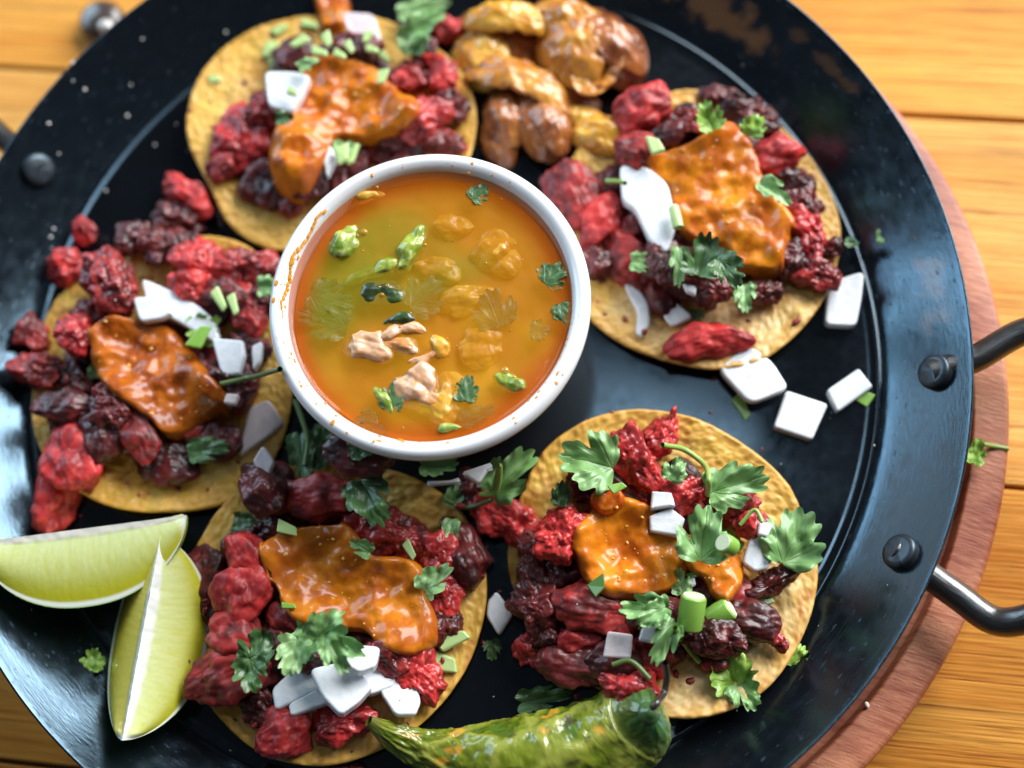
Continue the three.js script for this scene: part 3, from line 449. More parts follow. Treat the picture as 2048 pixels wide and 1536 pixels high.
salsa(3, [-0.0313, 0.0115, -0.1053,-0.0254, 0.0114, -0.119,-0.0165, 0.0092, -0.1254,-0.0046, 0.0149, -0.1199,0.0045, 0.0122, -0.1146,0.0105, 0.0127, -0.1023,0.0173, 0.0211, -0.0888,0.0125, 0.0193, -0.0839,0.0025, 0.0143, -0.0843,-0.0067, 0.0086, -0.0866,-0.0165, 0.0107, -0.089,-0.0229, 0.0187, -0.0783,-0.0336, 0.0147, -0.0689,-0.0421, 0.0108, -0.0744,-0.0434, 0.0134, -0.0874,-0.0374, 0.0118, -0.0994], 'orange salsa with shiny highlights on the back left taco', { thick: 0.0035 });
salsa(31, [-0.0117, 0.0035, -0.1602,-0.0005, 0.0018, -0.1583,-0.0007, 0.0036, -0.1471,-0.0041, 0.0041, -0.1404,-0.0111, 0.0036, -0.1415,-0.0126, 0.0037, -0.1485], 'small orange salsa drip at the top edge of the back left taco', { seeds: 5 });
// ------------------------------------------------------------------ left taco
filler(t2.position.x, t2.position.z - 0.004, 0.036, 23, 12, 'left');
meat([
  [-0.1182, 0.004, -0.0872, 11.07,7.143,70,'b','k','smallest and topmost, alone above the left taco'],
  [-0.1, 0.0113, -0.0741, 13.39,12.5,0,'d','k','at the top of the left taco, ragged'],
  [-0.0919, 0.0119, -0.0693, 10.71,14.29,0,'d','k','beside the ragged one at the top of the left taco'],
  [-0.1275, 0.0049, -0.0737, 14.29,12.86,10,'b','k','round and crumbly at the upper left of the left taco',{h:12}],
  [-0.1088, 0.0174, -0.0567, 25,16.43,55,'m','k','large and nubbly at the upper left of the left taco',{h:15}],
  [-0.0787, 0.0114, -0.0592, 17.86,15.18,20,'b','k','at the top middle of the left taco'],
  [-0.084, 0.0107, -0.0674, 14.29,10.71,-20,'d','k','behind the top middle of the left taco'],
  [-0.0666, 0.0114, -0.0525, 16.07,12.5,-10,'m','k','at the top right of the left taco'],
  [-0.0813, 0.0136, -0.0469, 16.07,12.5,40,'b','k','above the white onion of the left taco'],
  [-0.0698, 0.015, -0.0408, 16.07,10.71,30,'d','k','right of the white onion of the left taco'],
  [-0.0557, 0.0112, -0.0503, 12.5,12.5,0,'m','k','at the upper right edge of the left taco by the cup'],
  [-0.0632, 0.0096, -0.0349, 19.64,10.71,80,'b','k','upright beside the cup on the left taco'],
  [-0.0567, 0.0095, -0.039, 14.29,8.929,80,'d','k','touching the cup on the left taco'],
  [-0.1447, 0.0057, -0.0512, 14.29,9.286,75,'m','k','at the far left edge of the left taco'],
  [-0.1244, 0.017, -0.0406, 15.18,11.79,60,'b','k','lit, just left of the salsa on the left taco',{h:12}],
  [-0.1436, 0.0096, -0.0349, 20.54,11.07,10,'m','k','long at the far left of the left taco'],
  [-0.134, 0.0146, -0.0165, 20.54,11.07,5,'d','s','glossy and smooth at the lower left of the left taco'],
  [-0.1297, 0.0072, -0.0275, 17.86,14.29,40,'d','k','left of the salsa low on the left taco'],
  [-0.1165, 0.0167, -0.0112, 17.86,14.29,60,'d','k','below the left corner of the salsa on the left taco'],
  [-0.1098, 0.0162, -0.0017, 26.79,11.43,70,'m','s','long, under the lower edge of the salsa on the left taco'],
  [-0.1044, 0.0088, 0.0122, 21.43,14.29,10,'d','s','at the bottom of the left taco'],
  [-0.1226, 0.0145, -0.0021, 19.64,16.07,90,'d','s','between the large lower piece and the left taco heap'],
  [-0.1349, 0.0119, 0.0041, 25,19.64,70,'b','s','big, at the lower left rim of the left taco',{h:13,taper:.3}],
  [-0.1464, 0.005, 0.0133, 23.21,14.29,95,'b','s','lower half of the big pair behind the lime',{h:12}],
  [-0.076, 0.0154, -0.0092, 19.64,14.29,30,'d','k','right of the salsa on the left taco'],
  [-0.0665, 0.0088, -0.0202, 16.07,12.5,0,'d','k','dark, by the cup in the middle of the left taco'],
  [-0.0707, 0.0114, 0.0299, 19.64,16.07,30,'d','s','between the left and the lower middle taco'],
  [-0.0854, 0.009, 0.0092, 19.64,12.5,10,'d','s','dark, below the salsa of the left taco'],
]);
salsa(5, [-0.1189, 0.0195, -0.041,-0.1112, 0.0134, -0.0438,-0.0978, 0.0115, -0.0385,-0.0901, 0.009, -0.0335,-0.0843, 0.0111, -0.0208,-0.0769, 0.0207, -0.0059,-0.0748, 0.0187, 0.0007,-0.0889, 0.0116, 0.0032,-0.0998, 0.0109, 0.0064,-0.1043, 0.0171, -0.0018,-0.1123, 0.0206, -0.0107,-0.122, 0.0052, -0.0278,-0.1203, 0.0144, -0.0343], 'dark amber salsa on the left taco', { thick: 0.0035, c0: [0.46, 0.115, 0.005], c1: [0.25, 0.046, 0.003] });
// ------------------------------------------------------------------ right taco
filler(t5.position.x + 0.001, t5.position.z - 0.009, 0.033, 21, 15, 'right');
meat([
  [0.0962, 0.0121, -0.0679, 23.21,19.64,-30,'b','s','with a pointed tip at the back left of the right taco',{h:15}],
  [0.0866, 0.0185, -0.0504, 14.29,12.5,30,'m','s','under the golden onion at the left of the right taco'],
  [0.1033, 0.0162, -0.0544, 16.07,8.929,-10,'d','s','purplish, behind the salsa of the right taco'],
  [0.062, 0.01, -0.0426, 26.79,20,70,'m','s','big and flat, left edge of the right taco behind the cup',{h:12}],
  [0.0675, 0.0105, -0.0303, 21.43,13.57,-65,'b','s','leaning on the big flat one beside the cup',{h:9}],
  [0.0753, 0.0077, -0.0159, 26.79,16.96,70,'m','s','wide, below the white onion of the right taco',{h:10}],
  [0.0619, 0.0069, -0.0163, 12.5,12.5,0,'d','k','between the cup and the wide one of the right taco'],
  [0.1249, 0.0093, -0.0669, 16.07,7.143,10,'d','k','at the very back of the right taco'],
  [0.1331, 0.0085, -0.0561, 19.64,10.71,20,'d','k','at the back right of the right taco'],
  [0.1128, 0.0168, -0.0546, 14.29,10.71,10,'m','k','behind the salsa top of the right taco'],
  [0.1356, 0.0105, -0.0368, 20.54,12.14,-30,'b','s','pointed, at the upper right of the right taco',{h:11}],
  [0.1393, 0.0077, -0.026, 17.86,12.5,50,'d','k','right of the salsa on the right taco'],
  [0.1383, 0.008, -0.0148, 16.07,14.29,60,'d','k','dark, at the right edge of the right taco'],
  [0.1365, 0.0106, -0.004, 25,10,65,'b','k','curled and glossy at the right edge of the right taco',{bend:.16,h:10}],
  [0.1356, 0.0098, 0.0113, 14.29,11.07,20,'m','k','at the end of the curled one on the right taco'],
  [0.1286, 0.0088, 0.0028, 14.29,16.07,60,'d','k','in the curl at the right edge of the right taco'],
  [0.1426, 0.0091, 0.0022, 10.71,5.357,-10,'d','k','charred, poking past the right edge of the right taco'],
  [0.1168, 0.0109, 0.0123, 12.5,8.214,-10,'d','k','small and wet below the salsa tip of the right taco'],
  [0.0919, 0.0091, 0.0236, 29.46,11.07,-8,'b','s','long, alone on the lower edge of the right taco',{h:9,bend:.05}],
  [0.0943, 0.0147, 0.0047, 19.64,12.5,20,'d','k','under the cilantro of the right taco'],
  [0.0865, 0.0144, -0.0057, 16.07,14.29,70,'d','k','below the white onion of the right taco'],
  [0.0822, 0.0076, 0.0032, 12.5,10.71,60,'d','s','at the lower left of the right taco heap'],
]);
salsa(7, [0.0872, 0.0187, -0.0429,0.095, 0.0114, -0.0483,0.1006, 0.0151, -0.0483,0.1111, 0.0179, -0.0493,0.124, 0.0052, -0.0539,0.1285, 0.0114, -0.0431,0.1284, 0.0119, -0.0304,0.131, 0.0147, -0.018,0.133, 0.0168, -0.0073,0.1266, 0.0146, 0.0007,0.1228, 0.0119, 0.0087,0.1135, 0.0046, 0.0049,0.1088, 0.0091, 0.0009,0.1078, 0.009, -0.0075,0.098, 0.0101, -0.012,0.0929, 0.0115, -0.0231,0.0944, 0.0095, -0.038], 'bright orange salsa sheet on the right taco', { thick: 0.0032, c0: [0.72, 0.23, 0.007], c1: [0.46, 0.10, 0.005] });
// ------------------------------------------------------------------ lower middle taco
filler(t3.position.x - 0.003, t3.position.z - 0.002, 0.036, 23, 13, 'lower middle');
meat([
  [-0.0499, 0.0166, 0.0433, 26.79,15.18,5,'m','s','wide, at the top of the lower middle taco',{h:12}],
  [-0.0698, 0.0225, 0.0362, 16.07,14.29,40,'d','s','at the upper left rim of the lower middle taco'],
  [-0.0353, 0.0141, 0.0578, 23.21,15,15,'m','k','crumbly, behind the salsa of the lower middle taco'],
  [-0.0269, 0.0096, 0.0638, 17.86,12.5,30,'m','k','crumbly, at the upper right of the lower middle taco'],
  [-0.0193, 0.0098, 0.0704, 12.86,15,20,'b','k','lit, at the right shoulder of the lower middle taco',{h:13}],
  [-0.0105, 0.0079, 0.0717, 23.21,13.57,65,'d','s','dark purple at the right rim of the lower middle taco',{h:10}],
  [-0.0203, 0.0089, 0.0809, 17.86,12.5,80,'b','k','below the lit shoulder one of the lower middle taco',{h:12}],
  [-0.0234, 0.0077, 0.0909, 16.07,11.79,80,'d','k','ragged, right of the salsa end on the lower middle taco'],
  [-0.0807, 0.0166, 0.055, 17.86,12.86,60,'b','s','with an orange smear at the left of the lower middle taco',{h:12}],
  [-0.0852, 0.0166, 0.066, 21.43,17.14,-70,'b','s','big, left of the salsa on the lower middle taco',{h:13}],
  [-0.0975, 0.0081, 0.0579, 25,13.57,80,'d','s','shadowed, at the left rim of the lower middle taco'],
  [-0.0898, 0.015, 0.08, 19.64,15,30,'m','s','with a charred spot at the left of the lower middle taco',{h:12}],
  [-0.0956, 0.0139, 0.0901, 26.79,18.57,-20,'m','s','large, at the lower left of the lower middle taco',{h:12}],
  [-0.0705, 0.0145, 0.0784, 16.07,11.07,40,'m','s','at the lower left salsa edge, lower middle taco'],
  [-0.0787, 0.012, 0.0853, 16.07,14.29,60,'d','s','between the cilantro tufts of the lower middle taco'],
  [-0.0639, 0.0141, 0.0913, 19.64,14.29,10,'d','k','under the cilantro of the lower middle taco'],
  [-0.0363, 0.0108, 0.1062, 21.43,15.36,45,'b','k','pointed, below the salsa tongue of the lower middle taco',{h:11}],
  [-0.0423, 0.0155, 0.0991, 16.07,10.71,30,'m','k','behind the pointed one of the lower middle taco'],
  [-0.0826, 0.0104, 0.1135, 19.64,15,-20,'b','s','at the lower edge of the lower middle taco',{h:11}],
  [-0.0869, 0.0091, 0.104, 14.29,10.71,30,'d','k','under the onions at the bottom of the lower middle taco'],
  [-0.0615, 0.0107, 0.1151, 19.64,11.43,-15,'b','k','below the onion cubes of the lower middle taco',{h:10}],
  [-0.0696, 0.009, 0.0471, 21.43,14.29,10,'d','k','behind the left salsa edge of the lower middle taco'],
  [-0.0305, 0.042, 0.0387, 23.21,14.29,10,'d','s','under the cup edge above the lower middle taco'],
  [-0.0022, 0.0055, 0.0502, 14.29,8.929,60,'d','k','below the loose onion between the two lower tacos'],
  [0.0071, 0.0047, 0.0646, 25,15,30,'b','k','bright, in the gap between the two lower tacos',{h:13}],
  [-0.0681, 0.0027, 0.1289, 12.5,7.143,5,'d','k','at the bottom edge below the lower middle taco'],
]);
salsa(9, [-0.0749, 0.0203, 0.052,-0.0651, 0.0145, 0.0494,-0.0552, 0.0124, 0.0504,-0.0441, 0.0184, 0.0542,-0.0415, 0.019, 0.06,-0.0396, 0.0154, 0.0659,-0.031, 0.0129, 0.0685,-0.0242, 0.013, 0.073,-0.0251, 0.0129, 0.0849,-0.0237, 0.0119, 0.0929,-0.0271, 0.0097, 0.0998,-0.035, 0.0166, 0.1015,-0.042, 0.0214, 0.0976,-0.0481, 0.0096, 0.0898,-0.056, 0.0146, 0.0871,-0.0677, 0.0185, 0.0822,-0.0731, 0.0157, 0.0718,-0.0749, 0.0204, 0.0616], 'wide orange brown salsa on the lower middle taco', { thick: 0.0034, c0: [0.64, 0.19, 0.006], c1: [0.44, 0.10, 0.005] });
// ------------------------------------------------------------------ lower right taco
filler(t4.position.x - 0.003, t4.position.z + 0.001, 0.035, 23, 14, 'lower right');
meat([
  [0.0538, 0.0187, 0.0602, 23.21,16.43,50,'b','k','large and crumbly at the top of the lower right taco',{h:14}],
  [0.0645, 0.0116, 0.0535, 16.07,10,-60,'b','k','spiky, topmost on the lower right taco',{h:12,taper:1.6}],
  [0.0697, 0.013, 0.0489, 8.929,2.5,-70,'b','k','thin shred at the top of the lower right taco',{h:4}],
  [0.0373, 0.0093, 0.0624, 17.86,12.14,80,'d','k','shaded, at the upper left of the lower right taco'],
  [0.0537, 0.0137, 0.0698, 19.64,12.5,10,'m','k','below the large crumbly one of the lower right taco'],
  [0.0472, 0.017, 0.065, 16.07,10.71,30,'d','s','dark, behind the salsa top of the lower right taco'],
  [0.0669, 0.0182, 0.0754, 13.93,10.71,-30,'b','k','right of the onion cube on the lower right taco',{h:10}],
  [0.0807, 0.015, 0.0805, 16.07,10.71,20,'m','k','at the upper right of the lower right taco'],
  [0.0844, 0.0138, 0.0857, 12.5,10.71,50,'b','k','round, above the upright onion of the lower right taco'],
  [0.0238, 0.0196, 0.0773, 17.86,16.43,-40,'b','k','at the left of the salsa on the lower right taco',{h:13}],
  [0.0156, 0.0082, 0.0827, 21.43,16.43,70,'d','k','shaded, at the left rim of the lower right taco'],
  [0.0242, 0.0078, 0.0895, 19.64,16.07,60,'d','k','under the left of the salsa on the lower right taco'],
  [0.0276, 0.0156, 0.1025, 25,14.29,10,'m','s','wide, below the salsa of the lower right taco',{h:11}],
  [0.0088, 0.0123, 0.0969, 17.86,14.29,70,'d','k','low at the left of the lower right taco'],
  [0.0029, 0.0049, 0.109, 12.5,10,75,'b','k','small, at the lower left rim of the lower right taco'],
  [0.0116, 0.0084, 0.1066, 16.07,12.5,40,'d','k','at the lower left of the lower right taco'],
  [0.0191, 0.0115, 0.111, 15,8.214,-5,'b','s','oval, at the lower left of the lower right taco',{h:9}],
  [0.0161, 0.0108, 0.1182, 23.21,14.29,10,'d','s','dark, along the lower left of the lower right taco'],
  [0.0291, 0.0141, 0.1203, 17.86,12.5,0,'d','s','beneath the pinkish onion of the lower right taco'],
  [0.0315, 0.0132, 0.1304, 20.54,16.43,20,'b','k','round, at the lower rim above the green pepper',{h:14}],
  [0.0865, 0.0094, 0.1093, 22.32,6.786,-32,'d','k','long thin curl at the right of the lower right taco',{bend:-.12,h:8}],
  [0.0952, 0.0081, 0.106, 8.929,5.357,-50,'d','k','end of the thin curl of the lower right taco'],
  [0.0745, 0.0113, 0.1194, 19.64,11.79,10,'d','s','purple and glossy at the lower right of the lower right taco',{h:9}],
  [0.0812, 0.0095, 0.1252, 12.5,6.071,45,'m','k','small arm at the lower right of the lower right taco'],
  [0.0621, 0.0164, 0.1222, 19.64,11.43,20,'d','k','below the green stalks of the lower right taco'],
  [0.0604, 0.0081, 0.1269, 10.71,7.143,70,'m','k','lowest ragged one under the green stalks of the lower right taco'],
  [0.051, 0.0153, 0.1149, 17.86,14.29,0,'d','k','under the middle of the lower right taco'],
]);
salsa(11, [0.0254, 0.0249, 0.0808,0.032, 0.0231, 0.074,0.0396, 0.0141, 0.0683,0.0503, 0.0178, 0.0725,0.0565, 0.0157, 0.0786,0.0604, 0.0104, 0.0859,0.0677, 0.0042, 0.0894,0.0629, 0.0037, 0.0968,0.0548, 0.0107, 0.104,0.0412, 0.0104, 0.1034,0.0305, 0.0203, 0.0997,0.0257, 0.016, 0.089], 'thick glossy orange salsa mound on the lower right taco', { thick: 0.0045, c0: [0.68, 0.21, 0.007], c1: [0.50, 0.115, 0.006] });
salsa(13, [0.0609, 0.0171, 0.0909,0.0697, 0.0038, 0.0903,0.0763, 0.0042, 0.0945,0.0794, 0.0044, 0.101,0.0746, 0.0128, 0.1095,0.0692, 0.0126, 0.1126,0.0655, 0.0134, 0.1095,0.0643, 0.0116, 0.103,0.0604, 0.0137, 0.0987], 'smaller orange salsa blob at the right of the lower right taco', { thick: 0.0040, c0: [0.68, 0.21, 0.007], c1: [0.50, 0.115, 0.006], seeds: 10 });
salsa(15, [0.0356, 0.0126, 0.0688,0.0391, 0.0148, 0.0658,0.0441, 0.0199, 0.0666,0.047, 0.022, 0.0713,0.0443, 0.0213, 0.0748,0.0382, 0.0225, 0.075], 'orange salsa fold on top of the meat of the lower right taco', { thick: 0.0035, c0: [0.66, 0.16, 0.008], c1: [0.50, 0.08, 0.006], seeds: 2 });
// ------------------------------------------------------------------ onions
onion([0.1378, 0.014, 0.0136,0.1536, 0.0009, 0.0127,0.1486, -0.0003, 0.0232,0.1436, -0.0002, 0.0319,0.1333, -0.0003, 0.0281,0.1375, 0.0009, 0.0182], 4.2, 'white onion slab lying nearest the right rim of the pan', { vein: 95 });
onion([0.092, 0.0097, 0.034,0.0995, 0.0096, 0.0304,0.1061, 0.0117, 0.0297,0.111, 0.0019, 0.0371,0.1133, 0.0018, 0.0477,0.0987, 0.0017, 0.0493], 4.0, 'large white onion square just below the right taco', { vein: 55 });
onion([0.113, 0.001, 0.0468,0.1253, 0.0008, 0.0557,0.1158, 0.0007, 0.0664,0.1046, 0.0009, 0.0583], 5.0, 'white onion square lying lowest on the bare pan', { vein: 20, curl: 3, round: 0.1 });
onion([0.1265, 0.0008, 0.0507,0.1397, 0.0007, 0.0462,0.1423, 0.0009, 0.0539,0.1273, 0.0008, 0.0593], 4.4, 'small pale onion block to the right on the bare pan', { vein: -35, round: 0.1 });
onion([0.0697, 0.0049, -0.0063,0.0741, 0.0094, -0.0039,0.0762, 0.0081, 0.0035,0.0744, 0.0054, 0.0109,0.0702, 0.0052, 0.0154,0.0682, 0.005, 0.0132,0.0713, 0.0045, 0.0057,0.0701, 0.0043, -0.0008], 3.0, 'curved white onion sliver on the right tortilla', { vein: 70, round: .3 });
onion([0.0785, 0.0106, 0.0065,0.0844, 0.0098, 0.0049,0.0896, 0.0044, 0.0135,0.0809, 0.0049, 0.015], 3.2, 'small white onion square on the right tortilla', { vein: 45 });
onion([0.0798, 0.0155, -0.0462,0.0893, 0.0204, -0.0428,0.0946, 0.0121, -0.0346,0.0929, 0.0122, -0.0187,0.0862, 0.0211, -0.0085,0.0818, 0.0203, -0.0149,0.0803, 0.0158, -0.028,0.0769, 0.012, -0.0329], 5.0, 'big white onion wedge left of the salsa on the right taco', { vein: 65, curl: 14 });
onion([0.0878, 0.022, 0.0036,0.0925, 0.0216, 0.0059,0.0909, 0.0148, 0.0095,0.0881, 0.0134, 0.0072], 2.5, 'tiny onion piece under the cilantro on the right taco', { });
// lower right taco
onion([0.0559, 0.0217, 0.0721,0.0622, 0.0261, 0.0743,0.0618, 0.0223, 0.0791,0.0598, 0.0114, 0.0787,0.0536, 0.0235, 0.0778], 6.2, 'upper of the two onion cubes on the lower right taco', { round: .1 });
onion([0.0528, 0.0235, 0.0793,0.0606, 0.0132, 0.0787,0.0639, 0.0148, 0.0835,0.0603, 0.0203, 0.0886,0.0516, 0.0229, 0.0844], 5.6, 'lower of the two onion cubes on the lower right taco', { round: .12 });
onion([0.0828, 0.0176, 0.0945,0.0872, 0.0185, 0.0937,0.0921, 0.0064, 0.0979,0.0858, 0.0118, 0.1056,0.0811, 0.0078, 0.1055,0.0781, 0.0157, 0.1015], 5.0, 'upright white onion piece at the right of the lower right taco', { vein: 80 });
onion([0.087, 0.0217, 0.0905,0.0915, 0.0077, 0.0924,0.0879, 0.0196, 0.0963,0.085, 0.0206, 0.0945], 3.1, 'small onion chip above the upright onion piece', { });
onion([0.0293, 0.0195, 0.1112,0.0369, 0.007, 0.1144,0.034, 0.0198, 0.1218,0.0254, 0.02, 0.1189], 5.6, 'pinkish onion cube at the bottom of the lower right taco', { pink: 1, round: .12 });
onion([0.0424, 0.0183, 0.1098,0.0487, 0.0218, 0.1132,0.0489, 0.0216, 0.1182,0.0442, 0.0196, 0.12,0.0378, 0.0139, 0.1169], 5.0, 'greenish onion piece in the cilantro of the lower right taco', { round: .14 });
onion([0.0564, 0.0162, 0.1027,0.0618, 0.0126, 0.1016,0.0615, 0.0137, 0.1045,0.0578, 0.0146, 0.1053], 3.1, 'onion chip under the salsa of the lower right taco', { });
// lower middle taco
onion([-0.0392, 0.0219, 0.0995,-0.036, 0.0197, 0.1057,-0.0352, 0.0121, 0.1164,-0.0379, 0.0085, 0.1205,-0.0443, 0.0086, 0.1192,-0.0476, 0.0072, 0.1108,-0.0471, 0.0181, 0.1026], 3.2, 'long white onion sliver at the right of the lower middle taco', { rx: -14, rz: -12, curl: 2 });
onion([-0.0486, 0.0182, 0.0998,-0.0413, 0.0209, 0.101,-0.042, 0.0168, 0.1095,-0.0513, 0.0072, 0.1108,-0.0538, 0.0069, 0.1058], 3.8, 'onion piece partly behind the long onion sliver', { rx: -14, rz: -12, curl: 2 });
onion([-0.0753, 0.0087, 0.0952,-0.0639, 0.0153, 0.0977,-0.0637, 0.0082, 0.1034,-0.0732, 0.0088, 0.1049,-0.0824, 0.019, 0.1077,-0.0827, 0.0084, 0.1003], 4.4, 'left onion piece of the cluster on the lower middle taco', { rx: -14, rz: -12, curl: 2 });
onion([-0.0654, 0.0159, 0.1028,-0.0631, 0.0141, 0.1087,-0.0728, 0.0109, 0.1099,-0.0772, 0.0201, 0.1104,-0.0775, 0.0136, 0.1062], 3.2, 'lowest onion chip of the cluster on the lower middle taco', { rx: -14, rz: -12, curl: 2 });
onion([-0.0678, 0.0235, 0.098,-0.0562, 0.0159, 0.0977,-0.0481, 0.0224, 0.1077,-0.0538, 0.017, 0.1123,-0.0603, 0.0202, 0.1152,-0.0647, 0.0208, 0.1085], 5.0, 'middle onion cube of the cluster on the lower middle taco', { rx: -14, rz: -12, curl: 2 });
onion([-0.0529, 0.0194, 0.0939,-0.0426, 0.0278, 0.097,-0.0452, 0.0235, 0.1033,-0.0508, 0.025, 0.1042,-0.0548, 0.0273, 0.1008], 5.0, 'onion cube under the cilantro tuft on the lower middle taco', { rx: -14, rz: -12, curl: 2 });
// gap and left
onion([-0.0029, 0.0004, 0.0869,0.0003, 0.0145, 0.0948,0, 0.0004, 0.0966,-0.006, 0.0004, 0.1019,-0.0084, 0.0002, 0.0943,-0.0066, 0.0002, 0.0895], 3.8, 'diamond shaped onion piece on the pan between the lower tacos', { vein: 100 });
onion([-0.0021, 0.0451, 0.0502,0.0029, 0.046, 0.0502,0.0079, 0.0289, 0.0502,0.0068, 0.0058, 0.0505,0.0017, 0.016, 0.0553,-0.0026, 0.023, 0.0502], 3.8, 'shiny white onion slice below the cup', { vein: 30 });
onion([-0.013, 0.0352, 0.0482,-0.0056, 0.0363, 0.0497,-0.0039, 0.0165, 0.0502,-0.0077, 0.0008, 0.0504,-0.016, 0.0065, 0.0483], 3.8, 'shaded onion slice under the cup by the lower middle taco', { vein: 10 });
onion([-0.0983, 0.009, -0.0559,-0.0859, 0.0225, -0.0458,-0.0797, 0.0172, -0.039,-0.075, 0.0098, -0.0323,-0.0746, 0.0177, -0.0216,-0.084, 0.0091, -0.0308,-0.0902, 0.0151, -0.037,-0.0977, 0.0151, -0.0422], 4.4, 'large white onion piece above the salsa of the left taco', { vein: 35, curl: 12 });
onion([-0.1013, 0.0178, -0.0473,-0.0931, 0.0208, -0.0452,-0.0881, 0.0207, -0.0373,-0.0923, 0.015, -0.036,-0.1003, 0.0204, -0.0371], 3.8, 'small onion piece left of the large one on the left taco', { vein: 15 });
onion([-0.0761, 0.0167, -0.0233,-0.0656, 0.0176, -0.0193,-0.066, 0.0165, -0.0136,-0.0692, 0.0239, -0.0074,-0.0754, 0.0265, -0.0084], 3.8, 'ragged square onion piece in the middle of the left taco', { round: .1 });
onion([-0.0644, 0.0168, -0.0188,-0.0602, 0.0139, -0.0197,-0.0624, 0.0076, -0.0125,-0.0658, 0.0157, -0.0095], 3.8, 'onion piece against the left side of the cup', { vein: 80 });
onion([-0.0713, 0.0069, 0.0003,-0.0639, 0.0058, -0.0007,-0.0607, 0.0035, 0.0092,-0.0657, 0.0056, 0.0122,-0.0727, 0.0061, 0.015,-0.0786, 0.0065, 0.0172,-0.0749, 0.0059, 0.0076], 3.8, 'pinkish onion piece in the shade left below the cup', { pink: 1, vein: 110 });
onion([-0.0722, 0.017, 0.0234,-0.0671, 0.0056, 0.0184,-0.0644, 0.0166, 0.0255,-0.0681, 0.0274, 0.0306], 3.0, 'small pink onion chip above the lower middle taco', { pink: 1 });
onion([-0.0752, 0.0225, -0.0021,-0.0708, 0.0205, -0.0004,-0.0729, 0.0188, 0.0032,-0.0769, 0.0192, 0.0012], 3.0, 'pink onion chip at the salsa tip of the left taco', { pink: 1 });
onion([-0.0359, 0.016, -0.1196,-0.0254, 0.0212, -0.1164,-0.0196, 0.0205, -0.1128,-0.0248, 0.0221, -0.1048,-0.0297, 0.0262, -0.0997,-0.0377, 0.0243, -0.1051], 5.0, 'bluish white onion piece left of the salsa on the back left taco', { vein: 30 });
onion([-0.0232, 0.0248, -0.0794,-0.0193, 0.0152, -0.0853,-0.018, 0.0141, -0.0791,-0.0233, 0.019, -0.0724], 3.8, 'onion piece below the salsa of the back left taco', { });
onion([-0.0031, 0.0081, -0.1413,0.009, 0.0084, -0.1365,0.0092, 0.0189, -0.1235,-0.0022, 0.0216, -0.1243], 3.8, 'cream onion strip at the top of the back left taco', { pink: 1, vein: 10 });
// ------------------------------------------------------------------ cilantro
leaf([0.0049, 0.013, 0.0556, 26.79,19.64,-42,'m','cilantro leaf reaching up from the bright meat between the lower tacos',{rz:14,stem:[0.0101, 0.0239, 0.0497,0.0057, 0.0141, 0.0561,0.0005, 0.0133, 0.0553],sr:.9}]);
leaf([0.0458, 0.0249, 0.0611, 24.11,26.79,-165,'m','large cilantro leaf at the upper left of the lower right taco',{rz:8}]);
leaf([0.0644, 0.022, 0.0977, 23.21,23.21,-80,'m','large cilantro leaf in the middle of the lower right taco',{rz:10,fold:.35}]);
leaf([0.0751, 0.0217, 0.0776, 25.89,19.64,-15,'m','cilantro leaf at the upper right of the lower right taco',{rz:8,curl:.15}]);
leaf([0.0908, 0.0143, 0.1049, 25,26.79,-62,'m','big cilantro leaf overhanging the right rim of the lower right taco',{rz:10,curl:.1}]);
leaf([0.0841, 0.0041, 0.1365, 10.71,8.929,-50,'y','tiny cilantro leaf at the lower right rim of the lower right tortilla',{}]);
leaf([0.0648, 0.0078, 0.1372, 16.07,19.64,-120,'y','light green cilantro leaf at the bottom of the lower right taco',{fold:.5,rz:18}]);
leaf([0.0653, 0.0081, 0.1381, 13.39,14.29,55,'m','lower half of the folded cilantro leaf by the lower right rim',{fold:.4,rz:10}]);
leaf([0.0485, 0.0244, 0.111, 19.64,14.29,-175,'m','cilantro leaf below the salsa of the lower right taco',{rz:12,fold:.4}]);
leaf([0.0487, 0.0281, 0.1098, 14.29,10.71,150,'m','second cilantro leaf below the salsa of the lower right taco',{rz:4}]);
leaf([0.0505, 0.0254, 0.1149, 19.64,10.71,120,'m','narrow cilantro leaf hanging down on the lower right taco',{rz:-6,fold:.4,curl:.5}]);
leaf([0.0563, 0.0167, 0.1057, 10.71,8.929,-100,'l','pale cilantro tip beside the green stalks',{}]);
leaf([0.0625, 0.0266, 0.0707, 10.71,10.71,-60,'m','shaded cilantro leaf behind the onion cubes of the lower right taco',{}]);
leaf([0.0257, 0.021, 0.0677, 10.71,8.929,-80,'d','dark cilantro tuft at the left of the lower right taco',{}]);
leaf([0.0807, 0.0079, 0.0932, 12.5,10.71,170,'y','bright curled cilantro leaf left of the upright onion',{fold:.5}]);
leaf([-0.0042, 0.0008, 0.1246, 23.21,10.71,-10,'d','shaded cilantro leaf on the pan above the green pepper',{rz:4,curl:.1}]);
leaf([-0.0087, 0.0004, 0.102, 8.929,8.214,90,'d','small dark cilantro leaf under the diamond onion',{}]);
leaf([-0.067, 0.0259, 0.0913, 19.64,14.29,-55,'m','cilantro leaf at the top left of the tuft on the lower middle taco',{rz:14,fold:.4}]);
leaf([-0.0665, 0.0324, 0.0887, 16.07,14.29,100,'l','pale cilantro leaf at the left of the tuft on the lower middle taco',{rz:6,fold:.3}]);
leaf([-0.0585, 0.0329, 0.0902, 19.64,14.29,20,'m','cilantro leaf at the right of the tuft on the lower middle taco',{rz:10,fold:.45}]);
leaf([-0.055, 0.0407, 0.0935, 14.29,11.43,60,'m','cilantro leaf drooping over the onions of the lower middle taco',{rz:-4,fold:.5}]);
leaf([-0.0588, 0.0389, 0.0907, 16.07,12.5,-40,'m','curled cilantro leaf in the tuft of the lower middle taco',{rz:16,fold:.6}]);
